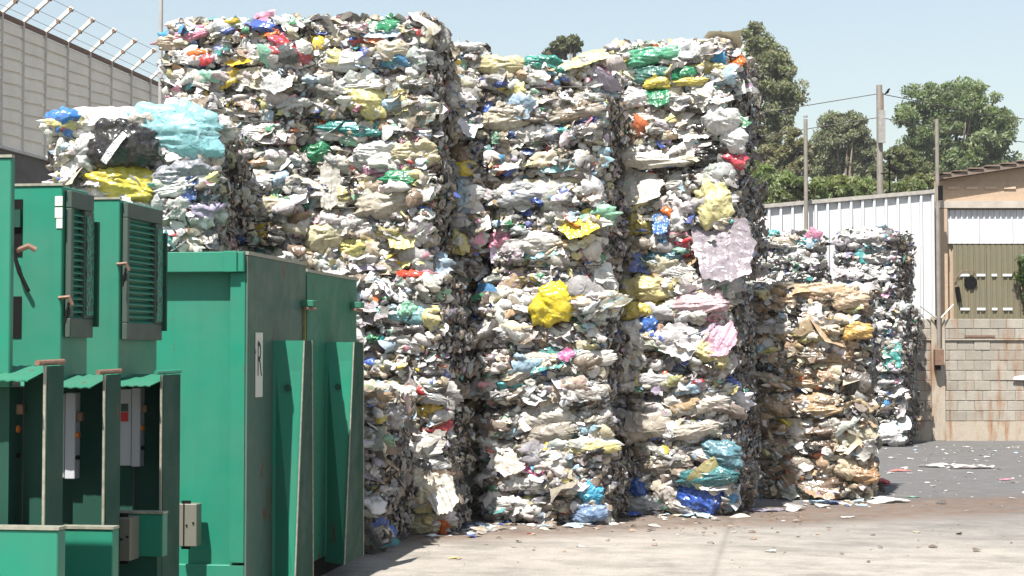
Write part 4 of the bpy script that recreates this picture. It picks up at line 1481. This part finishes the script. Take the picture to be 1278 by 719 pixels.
for k in range(5):
    a = wx(1190.5) + k * .62
    ribbed('shutter_sheet', a, a + .617, wz(302), wz(259), .40, .1025, M['white_sheet'], ws)
    a = wx(1199) + k * .62
    ribbed('khaki_sheet', a, a + .617, wz(398), wz(303.5), .40, .1025, M['khaki_sheet'], ws)
for yy in (342, 385):
    for a, b in ((1207, 1219), (1228, 1239), (1247, 1254), (1261, 1273)):
        MB().box(wx(a), wx(b), .366, .374, wz(yy + 1.6), wz(yy - 1.6)).build('light_gap_plate', M['white_sheet'], ws)  # white plates stand in for gaps where light comes through
cx, cz = wx(1220.5), wz(351.5)
MB().tube([(cx, .36, cz), (cx, .395, cz)], 8.2 / SC_, 20).build('vent_hole', M['black'], ws)
MB().tube([(wx(1203), .36, wz(357)), (wx(1206), .36, wz(376))], .045, 8).build('black_hose', M['black'], ws)
MB().tube([(wx(1199), .35, wz(347)), (wx(1209), .35, wz(337)), (wx(1225), .35, wz(336))], .008, 6).build('conduit', M['rusty'], ws)

# poles
M['pole_grey'] = plain_mat('weathered_pole', (0.22, 0.20, 0.17), 0.75, 0, .35, 7)


def post(name, label, px, py_top, off, r, py_bot=None, mat='pole_grey', r1=None):
    kk = 1 + off / (FPX / SC_)
    base = Vector((WO[0], WO[1], 0)) + Matrix.Rotation(YAW, 3, 'Z') @ Vector(((px - 639) * kk / SC_ - (1145 - 639) / SC_, off, 0))
    t = thing(name, label, 'pole', base, YAW)
    MB().tube([(0, 0, 0 if py_bot is None else wz(py_bot)), (0, 0, CZ + (wz(py_top) - CZ) * kk)], r, 10, True, r1).build('pole', M[mat], t)
    return t


t = post('steel_post', 'thin grey post rising in front of the white fence above the far bales', 1008, 147, -.25, .036)
MB().tube([(0, 0, wz(147)), (0, 0, wz(147) + .03)], .04, 10).build('post_cap', M['steel'], t)
t = post('steel_post', 'thin post fixed to the block wall pilaster with a rusty box at its foot', 1173, 147, -.16, .036, 452)
MB().box(-.09, .07, -.08, .06, wz(456), wz(436)).build('rusty_box', M['rusty'], t, .006)
MB().tube([(-.02, 0, wz(462)), (-.02, 0, wz(456))], .05, 8).build('drain_cup', M['black'], t)
MB().tube([(-.3, .12, wz(382)), (0, .02, wz(400)), (.3, .12, wz(380))], .012, 5).build('brace_wire', M['steel'], t)
MB().box(-.05, .05, .05, .13, wz(402), wz(399)).build('wall_clip', M['black'], t)
MB().box(.0, .09, -.04, .03, wz(250), wz(232)).build('clamp', M['black'], t)
t = post('utility_pole', 'tallest concrete utility pole with wires, between the trees', 1101, 104, .9, .08, None, 'pole_grey', .055)
t_pole = t
MB().box(-.05, .08, -.14, -.08, wz(170), wz(128)).build('pole_bracket', M['steel'], t)
MB().tube([(.05, -.02, wz(128)), (.05, 0, wz(104))], .03, 8).build('insulator', M['rusty'], t)
ztop = wz(105)
for (dx, dz, dy) in ((-7, -.55, 2), (7, -.6, 2)):
    for oz in (0, -.45):
        MB().tube([(0, 0, ztop + oz), (dx * .3, dy * .3, ztop + oz + dz * .5), (dx * .6, dy * .6, ztop + oz + dz * .75), (dx, dy, ztop + oz + dz * .55)], .008, 4, False).build('power_line', M['wire'], t)
t = post('ladder_post', 'dark thin rod with rungs beside the utility pole', 1113, 193, .5, .018, None, 'black')
for yy in (212, 276):
    MB().tube([(0, 0, wz(yy)), (-.16, 0, wz(yy))], .014, 6).build('rung', M['black'], t)
# small dark bird on the wire beside the utility pole
bp = t_pole.location + Matrix.Rotation(YAW, 3, 'Z') @ Vector((.16, .04, ztop - .02))
bd = thing('bird', 'small dark bird perched beside the top of the utility pole', 'bird', bp, YAW)
bd.scale = (.6, .6, .6)
bm_ = MB()
pts = [(-.10, 0, .02), (-.05, 0, .05), (0, 0, .09), (.03, 0, .13), (.05, 0, .17), (.07, 0, .19), (.10, 0, .185)]
rad = [.008, .022, .04, .042, .028, .026, .004]
vs, fs = [], []
for (x_, y_, z_), r_ in zip(pts, rad):
    for q_ in range(8):
        a_ = q_ * math.pi / 4
        vs.append((x_ - r_ * .5 * math.sin(a_), r_ * math.cos(a_), z_ + r_ * math.sin(a_)))
for i_ in range(len(pts) - 1):
    for q_ in range(8):
        fs.append((i_ * 8 + q_, i_ * 8 + (q_ + 1) % 8, i_ * 8 + 8 + (q_ + 1) % 8, i_ * 8 + 8 + q_))
mesh_obj('bird_body', vs, fs, M['black'], bd, True)


# ==================================================================== TREES
def leaf_mat(name):
    m, nt, b = new_mat(name)
    a = N(nt, 'Attribute', attribute_name='Col')
    nt.links.new(a.outputs['Color'], b.inputs['Base Color'])
    b.inputs['Roughness'].default_value = .55
    tr = N(nt, 'BsdfTranslucent')
    nt.links.new(mix(nt, 1.0, a.outputs['Color'], (1.0, 1.15, .6), 'MULTIPLY'), tr.inputs[0])
    ms = N(nt, 'MixShader')
    ms.inputs[0].default_value = .5
    nt.links.new(b.outputs[0], ms.inputs[1])
    nt.links.new(tr.outputs[0], ms.inputs[2])
    nt.links.new(ms.outputs[0], nt.nodes['Material Output'].inputs[0])
    return m


M['leaf'] = leaf_mat('leaves')
M['bark'] = plain_mat('bark', (0.17, 0.135, 0.10), .9, 0, .5, 2)


def tree(name, label, Y, blobs, col, nleaf, leaf, seed, trunk_px=None, cat='tree', spread=.16, nclump=70):
    """blobs: (px, py, rx, ry) outline of the crown measured at Y metres"""
    rng = np.random.default_rng(seed)
    k = Y / FPX
    cs = []
    for (px, py, rx, ry) in blobs:
        c = at(px, py, Y)
        cs.append((c, rx * k, ry * k))
    tx = at(trunk_px if trunk_px else blobs[0][0], 400, Y)[0]
    root = thing(name, label, cat, (tx, Y, 0), 0, 'trees beyond the fence')
    o0 = np.array([tx, Y, 0])
    area = np.array([a * b for _, a, b in cs])
    pick = rng.choice(len(cs), nclump, p=area / area.sum())
    CL = []
    for i in pick:
        c, a, b = cs[i]
        d = rng.normal(0, 1, 3)
        d /= np.linalg.norm(d)
        r = rng.uniform(.12, 1.0) ** .5
        CL.append(c + d * np.array([a, a * .8, b]) * r * .92)
    CL = np.array(CL)
    sc = spread * np.sqrt(area.mean()) * 2.2
    csz = sc * rng.uniform(.55, 1.25, len(CL))
    idx = rng.integers(0, len(CL), nleaf)
    d = rng.normal(0, 1, (nleaf, 3))
    d /= np.linalg.norm(d, axis=1, keepdims=True)
    P = CL[idx] + d * (csz[idx] * rng.uniform(.2, 1, nleaf) ** .6)[:, None] * np.array([1, 1, .75]) - o0
    # leaves: two-triangle blades hanging at random angles
    ax = rng.normal(0, 1, (nleaf, 3)); ax[:, 2] -= .5
    ax /= np.linalg.norm(ax, axis=1, keepdims=True)
    bx = np.cross(ax, rng.normal(0, 1, (nleaf, 3)))
    bx /= np.linalg.norm(bx, axis=1, keepdims=True)
    L = leaf * rng.uniform(.6, 1.4, nleaf)[:, None]
    V = np.stack([P - ax * L * .5, P + bx * L * .22, P + ax * L * .5, P - bx * L * .22], 1).reshape(-1, 3)
    Q = np.arange(nleaf * 4).reshape(-1, 4)
    cl = np.array(col) * rng.uniform(.75, 1.25, (len(CL), 1))[idx] * rng.uniform(.75, 1.25, (nleaf, 1)) * rng.uniform(.9, 1.1, (nleaf, 3))
    me = np_mesh('crown', V, Q, M['leaf'], np.repeat(np.clip(cl, 0, .5), 4, 0))
    o = bpy.data.objects.new('crown', me)
    COL.objects.link(o)
    o.parent = root
    # trunk and limbs
    zb = min(c[2] - b * .8 for c, a, b in cs)
    zt = max(c[2] for c, a, b in cs)
    h = max(zt, 2.0)
    m = MB()
    tr = .028 * h + .05
    m.tube([(0, 0, 0), (.1, 0, h * .3), (-.1, .05, h * .6), (.05, 0, h * .92)], tr, 9, True, tr * .25)
    m.build('trunk', M['bark'], root, 0, True)
    for q in rng.choice(len(CL), min(14, len(CL)), replace=False):
        e = CL[q] - o0
        s_ = np.array([0, 0, min(max(e[2] * rng.uniform(.35, .7), .3), h * .9)])
        mid = (s_ + e) / 2 + np.array([0, 0, .08 * h])
        MB().tube([tuple(s_), tuple(mid), tuple(e)], tr * .32, 6, True, tr * .07).build('branch', M['bark'], root, 0, True)
    return root


tree('eucalyptus_tree', 'tall eucalyptus rising behind the top right bale', 95, [(937, 58, 34, 34), (955, 82, 36, 34), (968, 108, 34, 34), (950, 150, 46, 38), (985, 125, 16, 20), (900, 120, 40, 60)], (.20, .21, .135), 30000, .27, 1, 930, 'tree', .15, 260)
tree('olive_tree', 'rounded grey green tree between the thin post and the utility pole', 108, [(1052, 175, 42, 36), (1030, 205, 26, 24), (1075, 200, 24, 22)], (.20, .21, .14), 24000, .26, 2, 1052, 'tree', .15, 200)
tree('broadleaf_tree', 'large dark green tree with domed crown above the workshop roof', 115, [(1160, 140, 42, 38), (1205, 135, 48, 38), (1240, 165, 32, 34), (1190, 178, 66, 30), (1150, 186, 34, 26), (1215, 205, 60, 24), (1165, 210, 44, 20)], (.16, .20, .10), 48000, .28, 3, 1195, 'tree', .14, 340)
tree('dry_tree', 'brownish tree low behind the eucalyptus, left of the thin post', 88, [(985, 195, 28, 40), (960, 205, 26, 30)], (.20, .19, .115), 16000, .24, 4, 985, 'tree', .13, 90)
tree('dark_tree', 'dark low tree right of the utility pole behind the fence', 92, [(1125, 205, 26, 22), (1100, 215, 22, 18), (1150, 212, 20, 16)], (.15, .165, .085), 16000, .24, 5, 1125, 'tree', .13, 90)
tree('tree_top', 'small tree top showing above the middle stack of bales', 110, [(710, 56, 24, 11), (695, 66, 16, 12)], (.11, .12, .065), 3600, .38, 6, 710, 'tree', .16, 60)
tree('leafy_shrub', 'light green shrub right above the fence beside the tall bales', 62, [(965, 235, 30, 28), (945, 220, 22, 26)], (.19, .23, .10), 8000, .2, 7, 960, 'shrub', .18, 42)
tree('leafy_shrub', 'pale green shrub above the fence between the thin post and utility pole', 64, [(1040, 234, 30, 14), (1075, 236, 26, 14)], (.21, .23, .10), 6500, .2, 8, 1055, 'shrub', .2, 36)
tree('leafy_shrub', 'yellowish shrub above the fence just right of the utility pole', 66, [(1135, 230, 24, 14), (1110, 236, 20, 12), (1160, 228, 14, 9)], (.21, .22, .11), 6000, .2, 9, 1130, 'shrub', .2, 34)
tree('leafy_shrub', 'long low hedge of shrubs right behind the top of the white fence', 58, [(985, 240, 30, 20), (1020, 242, 26, 18), (1062, 240, 30, 16), (1100, 238, 30, 14), (1145, 236, 26, 12)], (.17, .20, .09), 9000, .2, 12, 1050, 'hedge', .2, 60)
tree('leafy_shrub', 'green shrub poking in front of the khaki sheet door at the picture edge', 31.9, [(1284, 340, 16, 26), (1290, 365, 14, 18)], (.06, .10, .03), 1200, .09, 10, 1292, 'shrub', .24, 20)

# ==================================================================== LITTER
LIT = []
for kd in ['sheet', 'wad', 'flap', 'wad']:
    V, Q = sheet_template(7, 6, TR, kd)
    V[:, 2] = V[:, 2] - V[:, 2].min()
    LIT.append(np_mesh('plastic_scrap', V, Q, M['film']))
lr = random.Random(4)


def scrap(px, py, w, d, h, col, label, group='loose plastic scraps on the ground', rot=None):
    p = ground_at(px, py)
    o = bpy.data.objects.new('plastic_scrap', LIT[lr.randrange(len(LIT))])
    COL.objects.link(o)
    o.location = (p[0], p[1], .002)
    o.scale = (w, d, h)
    o.rotation_euler = (0, 0, lr.uniform(0, 6.28) if rot is None else rot)
    c = PAL[col] if isinstance(col, str) else col
    o.color = (*c, 1)
    tag(o, label, 'scrap', group)


scrap(1108, 627, .42, .34, .10, 'white', 'white film sheet lying at the corner of the brown bale', rot=.3)
scrap(1140, 621, .14, .12, .05, 'pgreen', 'green scrap on the ground beside the brown bale')
scrap(1104, 606, .16, .14, .14, 'red', 'small red and white scrap at the edge of the brown bale')
scrap(1165, 583, .36, .3, .14, 'lgrey', 'grey white film scrap on the asphalt in front of the block wall, nearest the bales')
scrap(1204, 585, .46, .2, .10, (.6, .52, .48), 'pale pinkish flat scrap lying on the asphalt by the larger white one')
scrap(1226, 584, .44, .3, .20, 'white', 'largest white scrap on the asphalt before the block wall')
scrap(1122, 588, .30, .24, .05, (.6, .2, .18), 'faded red scrap on the asphalt beside the far bales')
scrap(1254, 599, .22, .16, .05, 'pink', 'pink scrap on the asphalt near the right picture edge')
scrap(1175, 629, .10, .09, .06, 'dgrey', 'small dark lump on the bare asphalt')
scrap(1057, 646, .16, .12, .04, 'white', 'white scrap on the brown earth before the brown bale')
scrap(568, 697, .12, .10, .02, (.7, .55, .2), 'crumpled yellow paper on the pale concrete in front')
scrap(660, 666, .05, .04, .02, 'red', 'tiny red scrap on the earth below the middle stack')
scrap(990, 637, .3, .2, .12, 'lgrey', 'whitish film at the foot of the shaded gap beside the brown bale')
scrap(960, 638, .36, .22, .10, (.3, .3, .36), 'bluish grey film in the shade beside the tallest stack')
for i in range(26):
    px, py = lr.uniform(1105, 1290), 552 + abs(lr.gauss(0, 1)) * 26 + 2
    if py > 650:
        continue
    s_ = lr.uniform(.05, .13)
    scrap(px, py, s_, s_ * lr.uniform(.5, .9), s_ * .4, lr.choice(['white', 'white', 'white', 'offwhite', 'lgrey', 'lgrey', 'taupe', 'pblue']), 'small pale plastic scrap scattered on the asphalt before the block wall', 'tiny scraps on the asphalt')


def scatter(name, label, n, areas, size, cols, mat, seed, hgt=.5):
    rng = np.random.default_rng(seed)
    Vs, Cs = [], []
    for (px0, px1, py0, py1, share) in areas:
        k = int(n * share)
        px, py = rng.uniform(px0, px1, k), py0 + (py1 - py0) * rng.beta(1.1, 2.2, k)
        P = np.array([ground_at(a, b) for a, b in zip(px, py)])
        s_ = size * np.exp(rng.normal(0, .5, k))
        th = rng.uniform(0, 6.28, k)
        T = SMALLV[rng.integers(0, len(SMALLV), k)]
        zmin = T[:, :, 2].min(1, keepdims=True)
        x = T[:, :, 0] * s_[:, None]
        y = T[:, :, 1] * s_[:, None]
        c, s2 = np.cos(th)[:, None], np.sin(th)[:, None]
        V = np.stack([P[:, 0:1] + x * c - y * s2, P[:, 1:2] + x * s2 + y * c, .002 + (T[:, :, 2] - zmin) * s_[:, None] * hgt], 2)
        Vs.append(V.reshape(-1, 3))
        cc = np.array([PAL[q] if isinstance(q, str) else q for q in cols])[rng.integers(0, len(cols), k)]
        Cs.append(np.repeat(cc * rng.uniform(.7, 1.1, (k, 1)), T.shape[1], 0))
    V = np.concatenate(Vs)
    m = SMALLV.shape[1]
    Q = (SMALLQ[None] + (np.arange(len(V) // m) * m)[:, None, None]).reshape(-1, 4)
    o = bpy.data.objects.new(name, np_mesh(name, V, Q, mat, np.clip(np.concatenate(Cs), 0, .84)))
    COL.objects.link(o)
    tag(o, label, None, None, 'stuff')


scatter('litter', 'loose plastic crumbs gathered along the feet of the bale stacks', 260, [(500, 625, 655, 672, .3), (620, 770, 650, 662, .3), (770, 930, 640, 650, .25), (1000, 1100, 626, 634, .15)], .06, ['white', 'offwhite', 'lgrey', 'taupe', 'cream', 'pblue', 'blue'], M['scrap'], 5, .6)
scatter('litter', 'fine pale plastic crumbs strewn over the asphalt', 240, [(1090, 1330, 551, 640, .55), (960, 1330, 600, 700, .15), (440, 1000, 640, 719, .12), (1150, 1330, 556, 575, .18)], .035,
        ['white', 'white', 'offwhite', 'lgrey', 'grey', 'taupe', 'pblue'], M['scrap'], 1)
M['soil'] = film_mat('soil_clods', 'attr', .9, 0)
scatter('dirt', 'brown earth clods on the yard below the bales', 380, [(580, 1010, 640, 672, .6), (480, 1278, 655, 719, .25)], .022, [(.12, .075, .05), (.08, .055, .04), (.2, .14, .1)], M['soil'], 2, .9)
bpy.context.view_layer.update()

# ==================================================================== HAZE
hz_m = bpy.data.materials.new('haze')
hz_m.use_nodes = True
hn = hz_m.node_tree
hn.nodes.remove(hn.nodes['Principled BSDF'])
pv = hn.nodes.new('ShaderNodeVolumePrincipled')
pv.inputs['Color'].default_value = (.93, .95, 1.0, 1)
pv.inputs['Density'].default_value = 0.0003
hn.links.new(pv.outputs[0], hn.nodes['Material Output'].inputs['Volume'])
hz = MB().box(-70, 90, -12, 150, -1, 24).build('haze', hz_m)
tag(hz, 'thin pale summer haze over the yard and trees', None, None, 'stuff')
